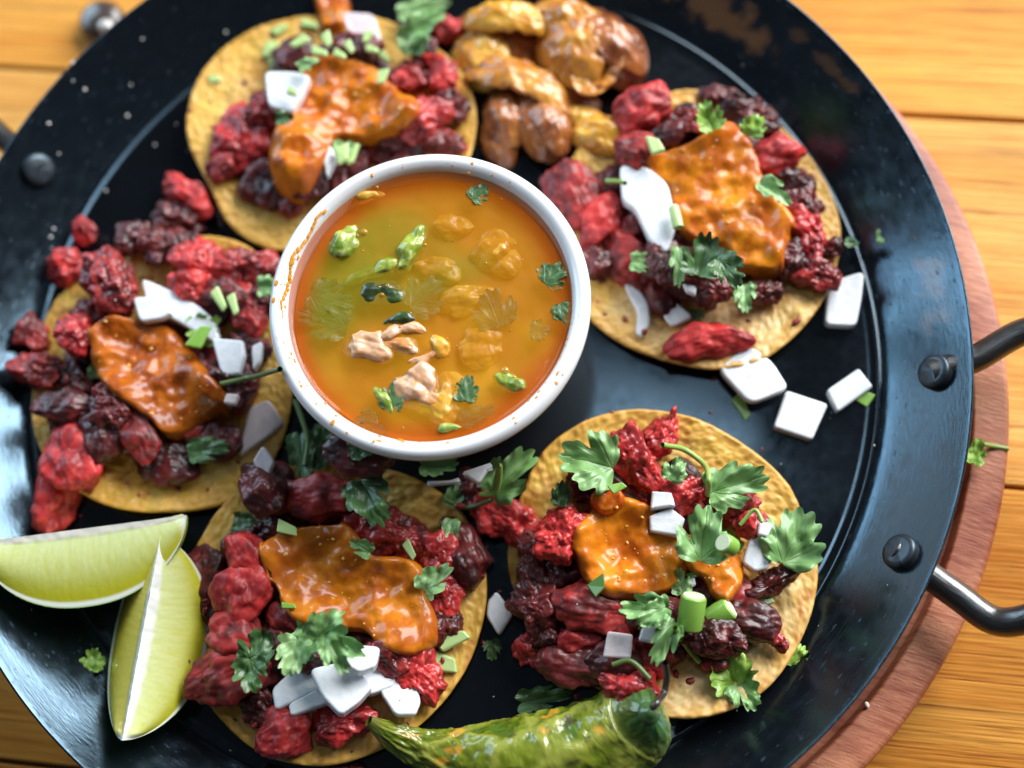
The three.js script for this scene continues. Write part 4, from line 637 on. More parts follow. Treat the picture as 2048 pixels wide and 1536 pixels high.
leaf([-0.0843, 0.0241, 0.0914, 16.07,16.07,-70,'d','dark cilantro leaf left of the tuft on the lower middle taco',{rz:10,fold:.3}]);
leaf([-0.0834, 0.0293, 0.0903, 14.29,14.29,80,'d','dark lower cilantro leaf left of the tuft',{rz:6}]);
leaf([-0.0249, 0.0176, 0.0821, 16.96,12.86,-40,'l','pale cilantro leaf at the right of the salsa on the lower middle taco',{rz:16,fold:.4}]);
leaf([-0.0393, 0.0208, 0.0656, 10.71,7.857,-150,'m','cilantro leaf on the top edge of the salsa, lower middle taco',{rz:14,fold:.5}]);
leaf([-0.0845, 0.0082, 0.04, 14.29,10,5,'d','dark cilantro leaf at the upper left of the lower middle taco',{}]);
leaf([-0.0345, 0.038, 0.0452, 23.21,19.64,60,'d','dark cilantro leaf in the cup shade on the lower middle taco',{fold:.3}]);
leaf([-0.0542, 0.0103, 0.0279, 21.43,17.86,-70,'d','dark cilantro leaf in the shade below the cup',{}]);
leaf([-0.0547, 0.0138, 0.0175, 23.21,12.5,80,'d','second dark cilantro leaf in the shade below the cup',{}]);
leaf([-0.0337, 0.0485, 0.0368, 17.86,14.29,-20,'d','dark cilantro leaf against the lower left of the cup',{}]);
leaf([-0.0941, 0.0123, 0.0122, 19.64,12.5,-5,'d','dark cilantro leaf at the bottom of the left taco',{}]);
leaf([-0.013, 0.0464, 0.0482, 16.07,10.71,0,'m','cilantro leaf peeping out below the cup',{}]);
leaf([-0.0107, 0.0065, 0.0544, 12.5,8.929,-60,'m','small cilantro leaf left of the bright meat between the lower tacos',{}]);
leaf([-0.0107, 0.0121, 0.0608, 12.5,7.857,100,'m','small drooping cilantro leaf at the rim of the lower middle tortilla',{}]);
leaf([-0.1434, 0.005, 0.0756, 10,11.79,-85,'y','small cilantro leaf alone beside the upright lime',{}]);
leaf([0.0928, 0.0246, 0.0043, 19.64,19.64,-70,'d','dark cilantro leaf in the middle of the right taco',{rz:10,fold:.4}]);
leaf([0.1001, 0.0332, 0.0043, 16.07,14.29,60,'d','dark cilantro leaf below the salsa of the right taco',{fold:.4}]);
leaf([0.0904, 0.0214, -0.0075, 19.64,8.929,95,'m','narrow cilantro leaf below the big onion of the right taco',{fold:.4}]);
leaf([0.1093, 0.0142, 0.009, 14.29,10,95,'m','cilantro leaf hanging onto the right tortilla',{}]);
leaf([0.0741, 0.0149, -0.0103, 12.5,10,10,'m','small cilantro leaf at the left of the right taco',{}]);
leaf([0.0912, 0.0063, 0.0103, 7.143,7.143,80,'d','tiny cilantro leaf on the right tortilla',{}]);
leaf([0.1142, 0.0254, -0.0463, 14.29,12.5,-110,'y','bright cilantro leaf at the back of the right taco',{rz:14,fold:.5}]);
leaf([0.127, 0.0221, -0.042, 10.71,11.79,-60,'y','bright curled cilantro leaf at the back right of the right taco',{rz:14,fold:.5}]);
leaf([0.1246, 0.0218, -0.0236, 17.86,10,45,'l','pale cilantro leaf right of the salsa on the right taco',{fold:.5,rz:8}]);
leaf([0.1618, 0.0053, 0.0024, 7.857,7.143,0,'m','small cilantro leaf on the right slope of the pan',{}]);
leaf([0.1486, 0.0105, 0.0026, 6.429,5.357,10,'d','tiny shaded cilantro leaf at the right taco rim',{}]);
leaf([0.0198, 0.0142, -0.1152, 19.64,16.07,-90,'m','cilantro leaf at the back right of the back left taco',{fold:.4,rz:12}]);
leaf([0.02, 0.0206, -0.12, 21.43,12.5,-30,'m','cilantro leaf at the top right of the back left taco',{fold:.3}]);
leaf([0.0184, 0.0095, -0.1369, 26.79,12.5,-10,'l','pale cilantro leaf at the top edge of the picture',{}]);
leaf([-0.0142, 0.016, -0.0855, 10.71,10,100,'l','pale cilantro leaf just above the cup on the back left taco',{fold:.4}]);
leaf([-0.0349, 0.0272, -0.0965, 8.929,7.857,0,'d','dark cilantro leaf under the bluish onion',{fold:.4}]);
leaf([-0.0221, 0.0287, -0.1141, 10.71,7.143,-20,'l','pale cilantro leaf above the bluish onion',{}]);
leaf([-0.0847, 0.0151, -0.0314, 14.29,10.71,-10,'y','cilantro leaf at the top corner of the salsa of the left taco',{fold:.4}]);
leaf([-0.0799, 0.0139, -0.0244, 14.29,7.143,-70,'y','upright yellow green leaf on the left taco',{fold:.4,rz:10}]);
leaf([-0.123, 0.0105, -0.0255, 7.857,7.143,-90,'l','pale cilantro speck left of the salsa on the left taco',{}]);
leaf([-0.0562, 0.0185, -0.0384, 10.71,10.71,0,'m','cilantro leaf near the cup at the top right of the left taco',{}]);
{ const l = [0.1647, 0.0039, 0.0888, 11.79,8.929,-70,'y','cilantro leaf poking out from under the pan rim onto the board',{}]; leaf(l); }
// stems
sprig([0.0638, 0.0241, 0.0582,0.0715, 0.0151, 0.06,0.0758, 0.0151, 0.0658,0.0742, 0.0297, 0.0747,0.0732, 0.0232, 0.0782], 0.95, 'pale curved cilantro stem at the top of the lower right taco');
sprig([0.0803, 0.022, 0.0903,0.0862, 0.0237, 0.0872,0.0872, 0.0241, 0.0918], 0.7, 'short stem above the upright onion');
sprig([0.0498, 0.0293, 0.1167,0.0524, 0.0134, 0.1217,0.0555, 0.0115, 0.1282], 0.9, 'bright stem hanging down on the lower right taco');
sprig([0.0278, 0.0208, 0.122,0.0335, 0.022, 0.1224,0.038, 0.0219, 0.1294], 0.9, 'curved stem lying over the round meat piece above the pepper', 1);
sprig([-0.0117, 0.0096, 0.0529,-0.0057, 0.0093, 0.0572,0.0043, 0.0155, 0.0587], 0.8, 'dark stem joining the small leaf to the bright meat between the lower tacos', 1);
sprig([-0.076, 0.0238, -0.0051,-0.0658, 0.0221, -0.005,-0.0482, 0.0582, 0.0084], 0.9, 'straight dark stem between the left taco and the cup', 1);
sprig([-0.0536, 0.0141, 0.0047,-0.0522, 0.0157, 0.0205,-0.055, 0.0155, 0.0289], 0.9, 'stem in the shade under the cup', 1);
sprig([0.1694, 0.006, 0.084,0.1749, 0.0008, 0.0852,0.1792, -0.0002, 0.0871], 0.8, 'stem of the leaf lying on the red board');
sprig([0.074, 0.0148, -0.0434,0.0777, 0.0167, -0.0413,0.0791, 0.0235, -0.0366], 0.8, 'short pale stem end left of the big onion wedge');
// cut stalks
ringBit([0.0565, 0.0255, 0.1133, 8.214,11.07,100,'g','thick bright green stalk piece on the lower right taco',{rz:-25}]);
ringBit([0.066, 0.0162, 0.1155, 7.857,8.214,150,'g','second bright green stalk piece, right of the thick one',{rz:-20}]);
ringBit([0.0732, 0.0314, 0.0967, 6.429,5.357,20,'g','curled green stalk ring above the small salsa blob',{rz:-50}]);
ringBit([0.0924, 0.023, -0.019, 3.929,8.214,80,'l','pale green stalk piece at the salsa edge of the right taco',{}]);
bit([0.0969, -0.0002, 0.0476, 8.929,3.929,65,'g','green fleck on the bare pan below the onion square',{h:1.2}]);
bit([0.139, -0.0002, 0.0566, 5.357,4.286,-40,'g','green fleck under the small pale onion block',{}]);
bit([-0.0264, 0.006, 0.1053, 10,6.071,15,'l','pale green fleck right of the pointed meat, lower middle taco',{h:2.2}]);
bit([-0.0211, 0.0079, 0.0992, 10.71,4.643,-20,'l','second pale green fleck on the lower middle tortilla',{h:2.2}]);
bit([-0.0643, 0.0215, 0.0504, 7.143,3.571,20,'l','pale green fleck at the top left edge of the salsa, lower middle taco',{}]);
bit([-0.0267, 0.0168, 0.0677, 6.429,2.5,60,'l','thin green fleck at the top of the lower middle taco',{}]);
bit([-0.0693, 0.0215, 0.0756, 4.643,1.786,5,'g','tiny yellow green fleck on the salsa of the lower middle taco',{}]);
bit([0.0626, 0.0139, 0.1008, 6.071,2.143,-20,'g','yellow green fleck on the salsa of the lower right taco',{}]);
bit([0.0825, 0.0055, 0.1142, 5.357,3.571,-10,'l','green square fleck at the right of the lower right taco',{}]);
bit([0.0301, 0.0268, 0.0974, 4.643,5.357,70,'d','dark green fleck below the salsa mound',{}]);
bit([0.0451, 0.0299, 0.069, 5,2.857,-20,'g','green fleck behind the salsa mound',{}]);
bit([0.0931, 0.0254, -0.0464, 5,6.429,0,'l','pale green fleck left of the salsa on the right taco',{h:2}]);
bit([0.1075, 0.0104, -0.007, 7.143,4.286,60,'l','pale green fleck under the salsa of the right taco',{}]);
bit([-0.0706, 0.021, -0.0368, 8.929,3.214,60,'l','pale stalk fleck at the top right of the left taco',{h:1.6}]);
bit([-0.066, 0.0214, -0.0333, 7.857,2.857,70,'l','second pale stalk fleck at the top right of the left taco',{h:1.6}]);
bit([-0.0805, 0.0202, -0.0254, 8.929,5,-60,'g','green fleck at the upper corner of the left salsa',{h:1.6}]);
bit([-0.0155, 0.022, -0.0785, 7.143,5,80,'l','pale green fleck below the back left salsa',{h:2}]);
bit([-0.0125, 0.0158, -0.0808, 8.214,3.571,100,'l','second pale green fleck below the back left salsa',{h:2}]);
for (const [x, y, z, l, w, a, where] of [
  [-0.0104, 0.0212, -0.1272, 6.071,3.214,70, 'top left'], [-0.0029, 0.0212, -0.1214, 5.357,2.857,60, 'top middle'], [-0.0141, 0.0228, -0.1218, 6.429,3.214,20, 'left top'], [0.0044, 0.0218, -0.1231, 5,2.857,110, 'top right'], [0.0085, 0.0127, -0.1186, 6.429,2.857,50, 'right top'], [-0.0205, 0.0223, -0.1286, 7.143,3.571,150, 'far left'], [-0.0072, 0.0219, -0.119, 5.357,2.857,30, 'middle'], [-0.0347, 0.0061, -0.1332, 6.071,2.5,80, 'left edge'], [-0.0577, 0.0069, -0.1332, 4.643,3.571,0, 'leftmost, on the pan'], [0.006, 0.0218, -0.105, 6.071,3.571,100, 'right middle'], [-0.027, 0.0283, -0.1051, 4.286,2.857,30, 'on the salsa'], [-0.0286, 0.006, -0.1475, 6.429,3.571,-30], [-0.0168, 0.0052, -0.1465, 7.143,3.214,20, 'upper left rim'], [0.005, 0.021, -0.1179, 5.357,2.857,20, 'upper rim'], [-0.0342, 0.0065, -0.1397, 7.143,4.286,110, 'right of the top'],
]) bit([x, y, z, l, w, a, 'l', `pale green onion fleck on the back left taco, ${where}`, { h: 1.6 }]);
// ------------------------------------------------------------------ lime wedges
const fleshM = phys({ vertexColors: true, roughness: 0.22, clearcoat: 0.7, clearcoatRoughness: 0.12, transmission: 0.12, thickness: 0 }), rindM = phys({ vertexColors: true, roughness: 0.4, clearcoat: 0.5, clearcoatRoughness: 0.2 });
function lime(label, pos, turn, roll, L, Rr, open, seed, pink) {    // core edge along x, wedge opens downwards by the angle open
  const t = thing('lime_wedge', label, 'lime', pos, 'lime wedges'), in_ = new THREE.Group();
  const prof = (s) => { const q = Math.pow(Math.max(0, 1 - Math.pow(Math.abs(s), 2.25)), 0.62); return q * Rr; };  // radius along the length, s = -1..1
  const rot = (g) => { g.rotateX(rad(roll)); g.rotateY(yaw(turn)); return g; };
  const half = open / 2;
  for (const side of [-1, 1]) {
    const g = grid(140, 60, (u, v) => {
      const s = (u * 2 - 1) * 0.999, R0 = prof(s), r = R0 * v, x = s * L / 2, a = side * half, seg = Math.abs(s);
      const edge = 1 - v, pith = sstep(v, 0.90, 0.945), mem = pink ? (side < 0 ? 0.22 : 0.05) : (side > 0 ? 0.04 : 0.12), core = 1 - sstep(v * (1 + 0.35 * fbm(s * 4, seed, side, 3)), mem, mem + 0.07), tip = sstep(seg, 0.92, 0.985);
      const ves = fbm(s * 24 * (1 - 0.25 * v), v * 3.2 + side * 4, seed, 3), fine = fbm(s * 90 * (1 - 0.25 * v), v * 14, seed + side, 2);
      const bulge = (0.0012 * Math.sin(PI * clamp((v - 0.12) / 0.8, 0, 1)) * (1 - tip) + 0.00010 * ves + 0.00005 * fine * (1 - pith)) * (1 - core) * (1 - pith) + 0.0004 * core * fbm(s * 9, v * 3, seed, 2);
      let c = mix3([0.58, 0.58, 0.06], [0.72, 0.78, 0.40], clamp(0.45 + 0.38 * ves + 0.14 * fine + 1.1 * (0.5 - v), 0, 1)); c = mix3(c, [0.62, 0.58, 0.012], sstep(v + ves * 0.22, 0.55, 0.92) * 0.8); if (!pink && side > 0) c = mix3(c, [0.70, 0.52, 0.02], 0.75);
      c = mix3(c, [0.86, 0.87, 0.80], Math.max(core, pith * 0.95, tip)); if (pink && core > 0.2) c = mix3(c, [0.80, 0.66, 0.52], 0.35);
      c = mix3(c, [0.20, 0.40, 0.03], sstep(v, 0.975, 1));
      const n = [0, Math.sin(a), side * Math.cos(a)];               // outward from the wedge
      return [x, -r * Math.cos(a) + bulge * Math.abs(Math.sin(a)), r * Math.sin(a) + side * bulge * Math.cos(a), ...c];
    });
    part('flesh_face', rot(g), fleshM, t);
  }
  const rind = grid(140, 40, (u, v) => {
    const s = (u * 2 - 1) * 0.999, R0 = prof(s) * 1.002, a = (v * 2 - 1) * half, n = fbm(s * 30, a * 12, seed, 2);
    const r = R0 + 0.00022 * n; let c = mix3([0.19, 0.40, 0.025], [0.40, 0.56, 0.05], sstep(fbm(s * 3, a * 2, seed, 3) + Math.abs(s) * 0.5, -0.2, 0.5)); c = mix3(c, [0.11, 0.27, 0.02], sstep(n, 0.2, 0.5) * 0.5);
    return [s * L / 2, -r * Math.cos(a), r * Math.sin(a), ...c];
  });
  part('rind', rot(rind), rindM, t);
  t.updateWorldMatrix(true, true); const b = new THREE.Box3().setFromObject(t); t.position.y += 0.0003 - b.min.y; stamp(t);
}
lime('lime wedge lying sideways across the left rim of the pan', [-0.1315, 0.0139, 0.0322], -6, -38, 0.073, 0.026, rad(84), 3, true);
lime('upright lime wedge with its white core edge toward the viewer', [-0.1174, 0.0169, 0.0728], 97, -2, 0.066, 0.026, rad(80), 8, false);
// ------------------------------------------------------------------ roasted green pepper
{
  const t = thing('green_pepper', 'blistered roasted green chilli pepper at the bottom edge of the picture', 'pepper');
  const c = pts([-0.0521, 0.021, 0.1182,-0.0452, 0.0113, 0.1257,-0.0311, 0.008, 0.1351,-0.0142, 0.0088, 0.1417,0.0034, 0.009, 0.1449,0.019, 0.0087, 0.1434,0.0308, 0.0136, 0.1403,0.0349, 0.0258, 0.1393]), cur = new THREE.CatmullRomCurve3(c);
  const rr = (s) => 0.0134 * Math.pow(Math.sin(PI * clamp(0.03 + s * 0.80, 0, 1)), 0.55) * (0.42 + 0.62 * sstep(s, 0, 0.6)) * (s > 0.84 ? Math.sqrt(Math.max(0, 1 - ((s - 0.84) / 0.16) ** 2)) : 1);
  const up = new THREE.Vector3(0, 1, 0), cells = [], R = rng(77); for (let i = 0; i < 30; i++) cells.push([R(), R()]);
  const cell = (s, a) => { let d1 = 9, d2 = 9; for (const [p, q] of cells) { let da = Math.abs(a - q); da = Math.min(da, 1 - da); const d = Math.hypot((s - p) * 4.2, da * 2.6); if (d < d1) { d2 = d1; d1 = d; } else if (d < d2) d2 = d; } return d2 - d1; };
  const body = grid(120, 300, (u, v) => {
    const s = v, a = u * 2 * PI, p = cur.getPointAt(s), tg = cur.getTangentAt(s), n = new THREE.Vector3().crossVectors(tg, up).normalize(), b = new THREE.Vector3().crossVectors(n, tg);
    const ws = s + 0.03 * fbm(s * 9, Math.cos(a) * 2, Math.sin(a) * 2, 2), wu = u + 0.05 * fbm(s * 8, Math.cos(a) * 2 + 4, Math.sin(a) * 2, 2);
    const cr = cell(ws, (wu + 1) % 1), ridge = 1 - sstep(cr, 0.02, 0.16), wr = fbm(s * 24, Math.cos(a) * 3.4, Math.sin(a) * 3.4, 3), fl = fbm(s * 12, Math.cos(a) * 1.6, Math.sin(a) * 1.6 + 7, 3);
    const r = Math.max(0.0001, rr(s)) * (1 + 0.06 * Math.cos(3 * a + 1) + 0.07 * fl) + (ridge * 0.0005 + 0.0009 * wr) * Math.min(1, s * 8);
    let k = mix3([0.06, 0.095, 0.005], [0.155, 0.19, 0.011], sstep(fl + wr * 0.5, -0.3, 0.3)); k = mix3(k, [0.055, 0.13, 0.012], sstep(-fl + wr * 0.4, 0.1, 0.5) * 0.7); k = mix3(k, [0.30, 0.31, 0.05], ridge * 0.6); k = mix3(k, [0.55, 0.26, 0.03], sstep(fbm(s * 9, Math.cos(a) * 2, Math.sin(a) * 2 + 3, 2), 0.24, 0.4) * 0.7); k = mix3(k, [0.03, 0.10, 0.025], sstep(s + fl * 0.08, 0.86, 1.02));  k = mix3(k, [0.035, 0.026, 0.012], sstep(fbm(s * 14 + 5, Math.cos(a) * 3, Math.sin(a) * 3, 3), 0.2, 0.42) * 0.75); k = mix3(k, [0.10, 0.11, 0.015], 1 - sstep(s, 0.0, 0.05));
    const q = p.clone().addScaledVector(n, r * Math.cos(a) * 1.12).addScaledVector(b, r * Math.sin(a) * 0.8);
    return [q.x, Math.max(q.y, 0.0005), q.z, ...k];
  }, true);
  part('flesh', body, phys({ vertexColors: true, roughness: 0.3, clearcoat: 0.55, clearcoatRoughness: 0.12 }), t);
  const st = new THREE.CatmullRomCurve3(pts([0.0342, 0.0258, 0.1393,0.0373, 0.0281, 0.1374,0.0411, 0.0211, 0.1345,0.0432, 0.0228, 0.1304,0.0437, 0.0283, 0.1261]));
  part('stem', new THREE.TubeGeometry(st, 40, 0.0011, 12), phys({ color: LIN(0.035, 0.03, 0.022), roughness: 0.3, clearcoat: 0.5 }), t);
  const cal = new THREE.LatheGeometry([[0.0001, 0.004], [0.0022, 0.0038], [0.003, 0.002], [0.0048, 0.0004], [0.006, -0.0016], [0.0056, -0.002]].map((q) => new THREE.Vector2(...q)), 24), cm = part('calyx', cal, phys({ color: LIN(0.05, 0.11, 0.03), roughness: 0.35, clearcoat: 0.6 }), t);
  cm.position.copy(c[7]); cm.scale.setScalar(0.62); cm.quaternion.setFromUnitVectors(up, c[7].clone().sub(c[6]).add(new THREE.Vector3(0, 0.001, 0)).normalize());
  stamp(t);
}
// ------------------------------------------------------------------ things floating in the soup
const inSoup = (x, z) => [x, SY, z];
PAL.w = [[0.66, 0.36, 0.20], [0.56, 0.24, 0.07], [0.76, 0.54, 0.38]]; PAL.k = [[0.72, 0.40, 0.05], [0.60, 0.27, 0.02], [0.78, 0.50, 0.10]]; PAL.e = [[0.34, 0.40, 0.05], [0.16, 0.24, 0.02], [0.62, 0.62, 0.26]]; PAL.n = [[0.035, 0.07, 0.012], [0.02, 0.035, 0.008], [0.07, 0.11, 0.02]];
function floating(rows) {
  for (const [x, y, z, l, w, turn, pal, dy, name, cat, label, o = {}] of rows) {
    const h = (o.h ?? 4) / 1000, m = part(name, blobGeo(mseed++, l / 1000, h, w / 1000, pal, 's', { knob: 0.5, ...o }), grillM, scene); m.position.set(x, SY + (dy > -2 ? dy - 0.31 * (o.h ?? 4) : dy) / 1000, z); m.rotation.set(rad(o.rx ?? 0), yaw(turn), rad(o.rz ?? 0), 'YXZ'); tag(m, label, cat, o.group);
  }
}
floating([
  [-0.019, 0.0513, -0.0318, 14.29,9.286,-60,'e',0.5,'celery_piece','celery','pale yellow green celery piece at the upper left of the soup',{h:6}],
  [0.001, 0.0513, -0.022, 19.64,7.143,-62,'e',0.5,'lettuce_strip','cabbage strip','folded pale green strip standing out of the soup',{h:6,taper:1.6}],
  [-0.0118, 0.0512, -0.0185, 21.43,6.071,-20,'e',-0.4,'lettuce_strip','cabbage strip','long green strip lying in the soup left of the folded one',{h:5}],
  [-0.0194, 0.0514, 0.0063, 17.86,11.07,15,'w',0.3,'meat_morsel','chicken','pinkish chicken morsel in the middle left of the soup',{h:6}],
  [-0.0109, 0.0513, 0.0092, 16.25,6.607,10,'w',0.0,'meat_morsel','chicken','reddish strip beside the pinkish chicken morsel',{h:5}],
  [-0.0097, 0.0512, 0.0042, 17.14,5.714,-12,'w',0.5,'onion_sliver','onion','curved onion sliver above the reddish strip in the soup',{h:4,bend:.15}],
  [-0.0072, 0.0512, 0.0247, 19.29,16.07,35,'w',0.2,'meat_morsel','chicken','large pale morsel near the bottom of the soup',{h:7}],
  [0.0021, 0.0512, 0.0127, 10.71,7.143,40,'k',0.2,'onion_sliver','onion','ragged orange onion shred right of the chicken morsel',{h:4}],
  [-0.0031, 0.0511, 0.0149, 12.86,3.571,-20,'w',0.3,'onion_sliver','onion','thin pale shred in the middle of the soup',{h:2.5}],
  [0.0205, 0.0513, 0.0312, 11.07,7.143,20,'e',0.0,'celery_piece','celery','small green piece with bubbles at the lower right of the soup',{h:5}],
  [-0.0193, 0.0511, 0.0254, 11.07,3.929,55,'e',0.4,'stalk_bit','green stalk','yellow green stalk bit at the lower left of the soup',{h:3}],
  [-0.0008, 0.0513, 0.0403, 7.857,2.5,-5,'e',0.3,'stalk_bit','green stalk','yellow green stalk bit at the bottom of the soup',{h:2}],
  [-0.0081, 0.0514, -0.045, 10.71,4.643,-10,'k',0.0,'onion_sliver','onion','orange foam shred at the top left of the soup',{h:2}],
  [-0.0104, 0.0513, -0.0104, 14.29,9.286,0,'n',-0.4,'herb_clump','herb','dark green herb clump with bubbles in the middle of the soup',{h:3}],
  [-0.008, 0.0513, 0.0008, 11.79,4.643,-10,'n',0.2,'herb_clump','herb','dark herb strip above the chicken morsel',{h:2.6}],
]);
floating([
  [0.0169, 0.0512, -0.0274, 13.57,10,0,'k',-3.6,'hominy_kernel','hominy kernel','hazy yellow kernel under the surface at the upper right',{h:5,group:'kernels under the soup surface'}],
  [0.0275, 0.0512, -0.0158, 16.07,14.29,40,'k',-3.4,'hominy_kernel','hominy kernel','big hazy yellow kernel under the surface, right of the middle',{h:5,group:'kernels under the soup surface'}],
  [0.0301, 0.0513, -0.0094, 10.71,10.71,40,'k',-3.4,'hominy_kernel','hominy kernel','hazy kernel joined to the big one',{h:5,group:'kernels under the soup surface'}],
  [0.0076, 0.0514, -0.0144, 16.07,10.71,20,'k',-3.8,'hominy_kernel','hominy kernel','hazy kernel in the centre of the soup',{h:5,group:'kernels under the soup surface'}],
  [0.0145, 0.0513, -0.0014, 19.64,12.5,-10,'k',-3.8,'hominy_kernel','hominy kernel','long hazy kernel right below the soup centre',{h:5,group:'kernels under the soup surface'}],
  [0.0148, 0.0514, 0.0165, 16.07,16.07,0,'k',-3.8,'hominy_kernel','hominy kernel','hazy round kernel at the lower right',{h:5,group:'kernels under the soup surface'}],
  [-0.0017, 0.0513, 0.029, 19.64,17.86,30,'k',-2.8,'hominy_kernel','hominy kernel','large orange kernel near the bottom of the soup',{h:6,group:'kernels under the soup surface'}],
]);
function soupLeaf([x, y, z, l, w, turn, tone, dy, label]) { const t = thing('soup_herb_leaf', label, 'cilantro', [x, SY + dy / 1000, z]); const b = part('blade', leafGeo(lseed++, l / 1000, w / 1000, tone, { curl: 0.04, fold: 0.0, flat: 0.1 }), leafM, t); b.rotation.set(0, yaw(turn), 0); }
soupLeaf([0.0227, 0.0512, 0.0118, 14.29,16.07,-110,'d',-0.9,'cilantro leaf just under the surface at the right of the soup']);
soupLeaf([-0.0346, 0.0512, -0.0163, 16.07,16.07,20,'d',-0.9,'green leaf under the surface at the far left of the soup']);
soupLeaf([-0.0257, 0.0514, -0.0027, 17.86,14.29,-160,'d',-1.2,'second green leaf under the surface at the left of the soup']);
soupLeaf([-0.0036, 0.0514, -0.0033, 14.29,16.07,-40,'d',-1.3,'hazy green leaf right of the dark herb clump']);
soupLeaf([0.0405, 0.0512, 0.0019, 8.929,10.71,-40,'d',0.15,'dark leaf stuck to the right side of the soup']);
soupLeaf([0.0431, 0.0513, 0.0108, 8.214,7.143,70,'d',0.15,'dark leaf below the one at the right side of the soup']);
soupLeaf([0.0254, 0.0514, -0.0335, 7.143,7.143,-40,'d',0.1,'small dark leaf at the top right of the soup']);
soupLeaf([-0.018, 0.0513, 0.0285, 10.71,7.857,-75,'d',0.1,'thin dark leaf at the lower left of the soup']);
soupLeaf([0.0056, 0.0512, 0.0328, 8.929,7.857,-80,'d',0.1,'small dark leaf at the bottom right of the soup']);
soupLeaf([0.0316, 0.0514, 0.0162, 7.143,7.857,0,'d',-0.8,'hazy little leaf at the right of the soup']);
soupLeaf([-0.0232, 0.0513, 0.0295, 7.857,7.143,160,'d',-0.6,'tiny leaf at the lower left rim of the soup']);
soupLeaf([0.0032, 0.0513, 0.0389, 12.5,7.143,-20,'d',-0.5,'small leaf near the bottom rim of the soup']);
{ // bubbles and oil dots
  const gs = [], R = rng(33), bub = (x, z, r) => { const g = new THREE.SphereGeometry(r, 16, 10, 0, 2 * PI, 0, PI / 2); g.scale(1, 0.75, 1); g.translate(x, SY + 0.00005, z); gs.push(g); };
  for (const [x, y, z, r] of [[-0.0123, 0.0513, -0.0325, 1.3], [-0.0148, 0.0513, -0.032, 0.7], [-0.0045, 0.0512, -0.0472, 0.9], [0.0203, 0.0514, 0.0272, 1.4], [0.0242, 0.0512, 0.0323, 1.1], [0.0225, 0.0513, 0.0301, 0.8], [-0.0092, 0.0513, -0.0117, 0.8], [-0.0115, 0.0513, -0.0093, 0.7], [-0.0117, 0.0513, -0.012, 0.6], [-0.0086, 0.0512, 0.0032, 0.7], [-0.0061, 0.0512, 0.0031, 0.6], [0.0062, 0.0513, -0.0222, 0.6], [-0.0079, 0.0512, -0.0464, 0.6]]) bub(x, z, r / 1000);
  for (let i = 0; i < 70; i++) { const a = R() * 6.28, r = 0.044 * Math.sqrt(R()); bub(CX + r * Math.cos(a), CZ + r * Math.sin(a), 0.00012 + 0.0003 * Math.pow(R(), 3)); }
  const m = part('bubble', mergeGeometries(gs), phys({ color: LIN(0.62, 0.30, 0.03), transparent: true, opacity: 0.5, roughness: 0.03, clearcoat: 1, clearcoatRoughness: 0.02 }), soup); m.position.set(-CX, 0, -CZ); m.userData.kind = 'stuff';
}
// ------------------------------------------------------------------ pale specks, a crumb and the thing at the top left
{
  const R = rng(91), gs = []; const put = (x, y, z, s) => { const g = new THREE.IcosahedronGeometry(s, 1); g.scale(1, 0.7, 1.2); g.rotateY(R() * 6); g.translate(x, y + s * 0.5, z); gs.push(g); };  // tiny pale specks, the larger ones at the back left
  for (const q of [[-0.0801, 0.0154, -0.1538], [-0.0498, 0.0045, -0.1542], [-0.1054, 0.0163, -0.1383], [-0.0898, 0.0086, -0.1401], [-0.1208, 0.018, -0.1271], [-0.106, 0.0231, -0.1465], [-0.1311, 0.0031, -0.0919], [-0.1328, 0.003, -0.0889], [-0.1336, 0.0016, -0.085], [-0.1213, 0.0113, -0.1176], [-0.0948, 0.0038, -0.1303], [-0.1081, 0.0202, -0.1409], [-0.0875, -0.0002, -0.1171], [-0.1097, -0.0001, -0.1035]]) put(...q, 0.00035 + R() * 0.0003);
  for (let i = 0; i < 60; i++) { const a = R() * 6.28, r = 0.06 + 0.112 * Math.sqrt(R()), x = r * Math.cos(a), z = r * Math.sin(a), y = tAt(x, z); if (y < 0.025) put(x, y, z, 0.0001 + R() * 0.00018); }
  const m = part('pale_speck', mergeGeometries(gs), phys({ color: LIN(0.75, 0.72, 0.68), roughness: 0.3, clearcoat: 0.4 }), scene); tag(m, 'tiny pale specks scattered over the black pan', 'crumbs', null, 'stuff');
}
{
  const c = [0.1045, -0.0001, 0.1551], g = new THREE.DodecahedronGeometry(0.0008, 1); g.scale(1, 0.8, 1.4); const m = part('crumb', g, phys({ color: LIN(0.8, 0.72, 0.55), roughness: 0.6 }), scene); m.position.set(c[0], Math.max(c[1], 0.0006), c[2]); tag(m, 'single pale crumb on the red board at the lower right', 'crumb');
}
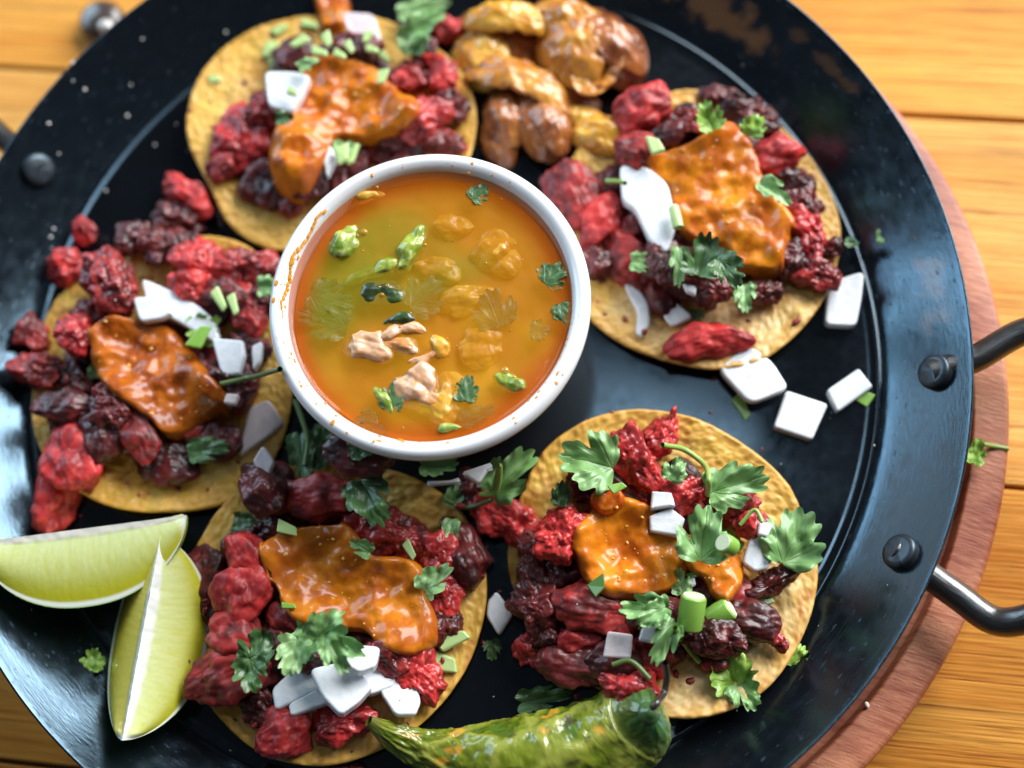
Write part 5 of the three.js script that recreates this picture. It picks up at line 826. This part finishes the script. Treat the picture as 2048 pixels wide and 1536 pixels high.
{
  const p = [-0.1027, 0, -0.1895], t = thing('metal_knob', 'small dark metal knob with a modelled highlight on the table, top left', 'knob', [p[0], -0.02, p[2]]);
  part('foot', new THREE.LatheGeometry([[0.0001, 0.010], [0.006, 0.0095], [0.009, 0.007], [0.0098, 0.003], [0.009, 0]].map((q) => new THREE.Vector2(...q)), 32), phys({ color: LIN(0.05, 0.035, 0.03), roughness: 0.3, clearcoat: 0.5 }), t);
  const e = new THREE.SphereGeometry(0.0032, 24, 14); e.scale(1, 0.8, 1); e.translate(0.0025, 0.0098, 0.0065); part('highlight_bead', e, phys({ color: LIN(0.5, 0.48, 0.46), roughness: 0.35, metalness: 0.4 }), t);  // pale bead modelled in place of the highlight on the knob
}
{ // little red crumbs and specks of fried meat round the heaps
  const R = rng(57), gs = [], shape = [1, 2, 3].map((k) => { const g = new THREE.IcosahedronGeometry(1, 2), p = g.attributes.position; for (let i = 0; i < p.count; i++) { const x = p.getX(i), y = p.getY(i), z = p.getZ(i), f = 1 + 0.5 * noise(x * 1.7 + k * 5, y * 1.7, z * 1.7); p.setXYZ(i, x * f, y * f * 0.7, z * f); } const m = mergeVertices(g, 1e-4); m.computeVertexNormals(); return m; });
  for (const t of [t1, t2, t3, t4, t5]) for (let i = 0; i < 34; i++) {
    const a = R() * 6.28, r = 0.030 + 0.026 * Math.pow(R(), 0.8), x = t.position.x + r * Math.cos(a), z = t.position.z + r * Math.sin(a), y = tAt(x, z); if (y > 0.012 || Math.hypot(x, z) > 0.15 || Math.hypot(x - CX, z - CZ) < 0.054) continue;
    const s = 0.00035 + Math.pow(R(), 2) * 0.0009, g = shape[i % 3].clone(); g.scale(s * (1 + R() * 0.8), s, s); g.rotateY(R() * 6); g.translate(x, y + s * 0.4, z); gs.push(g);
  }
  tag(part('meat_crumb', mergeGeometries(gs), phys({ color: LIN(0.22, 0.022, 0.018), roughness: 0.4, clearcoat: 0.3 }), scene), 'tiny dark red meat crumbs scattered round the heaps on the tortillas', 'crumbs', null, 'stuff');
}
renderer.render(scene, camera);
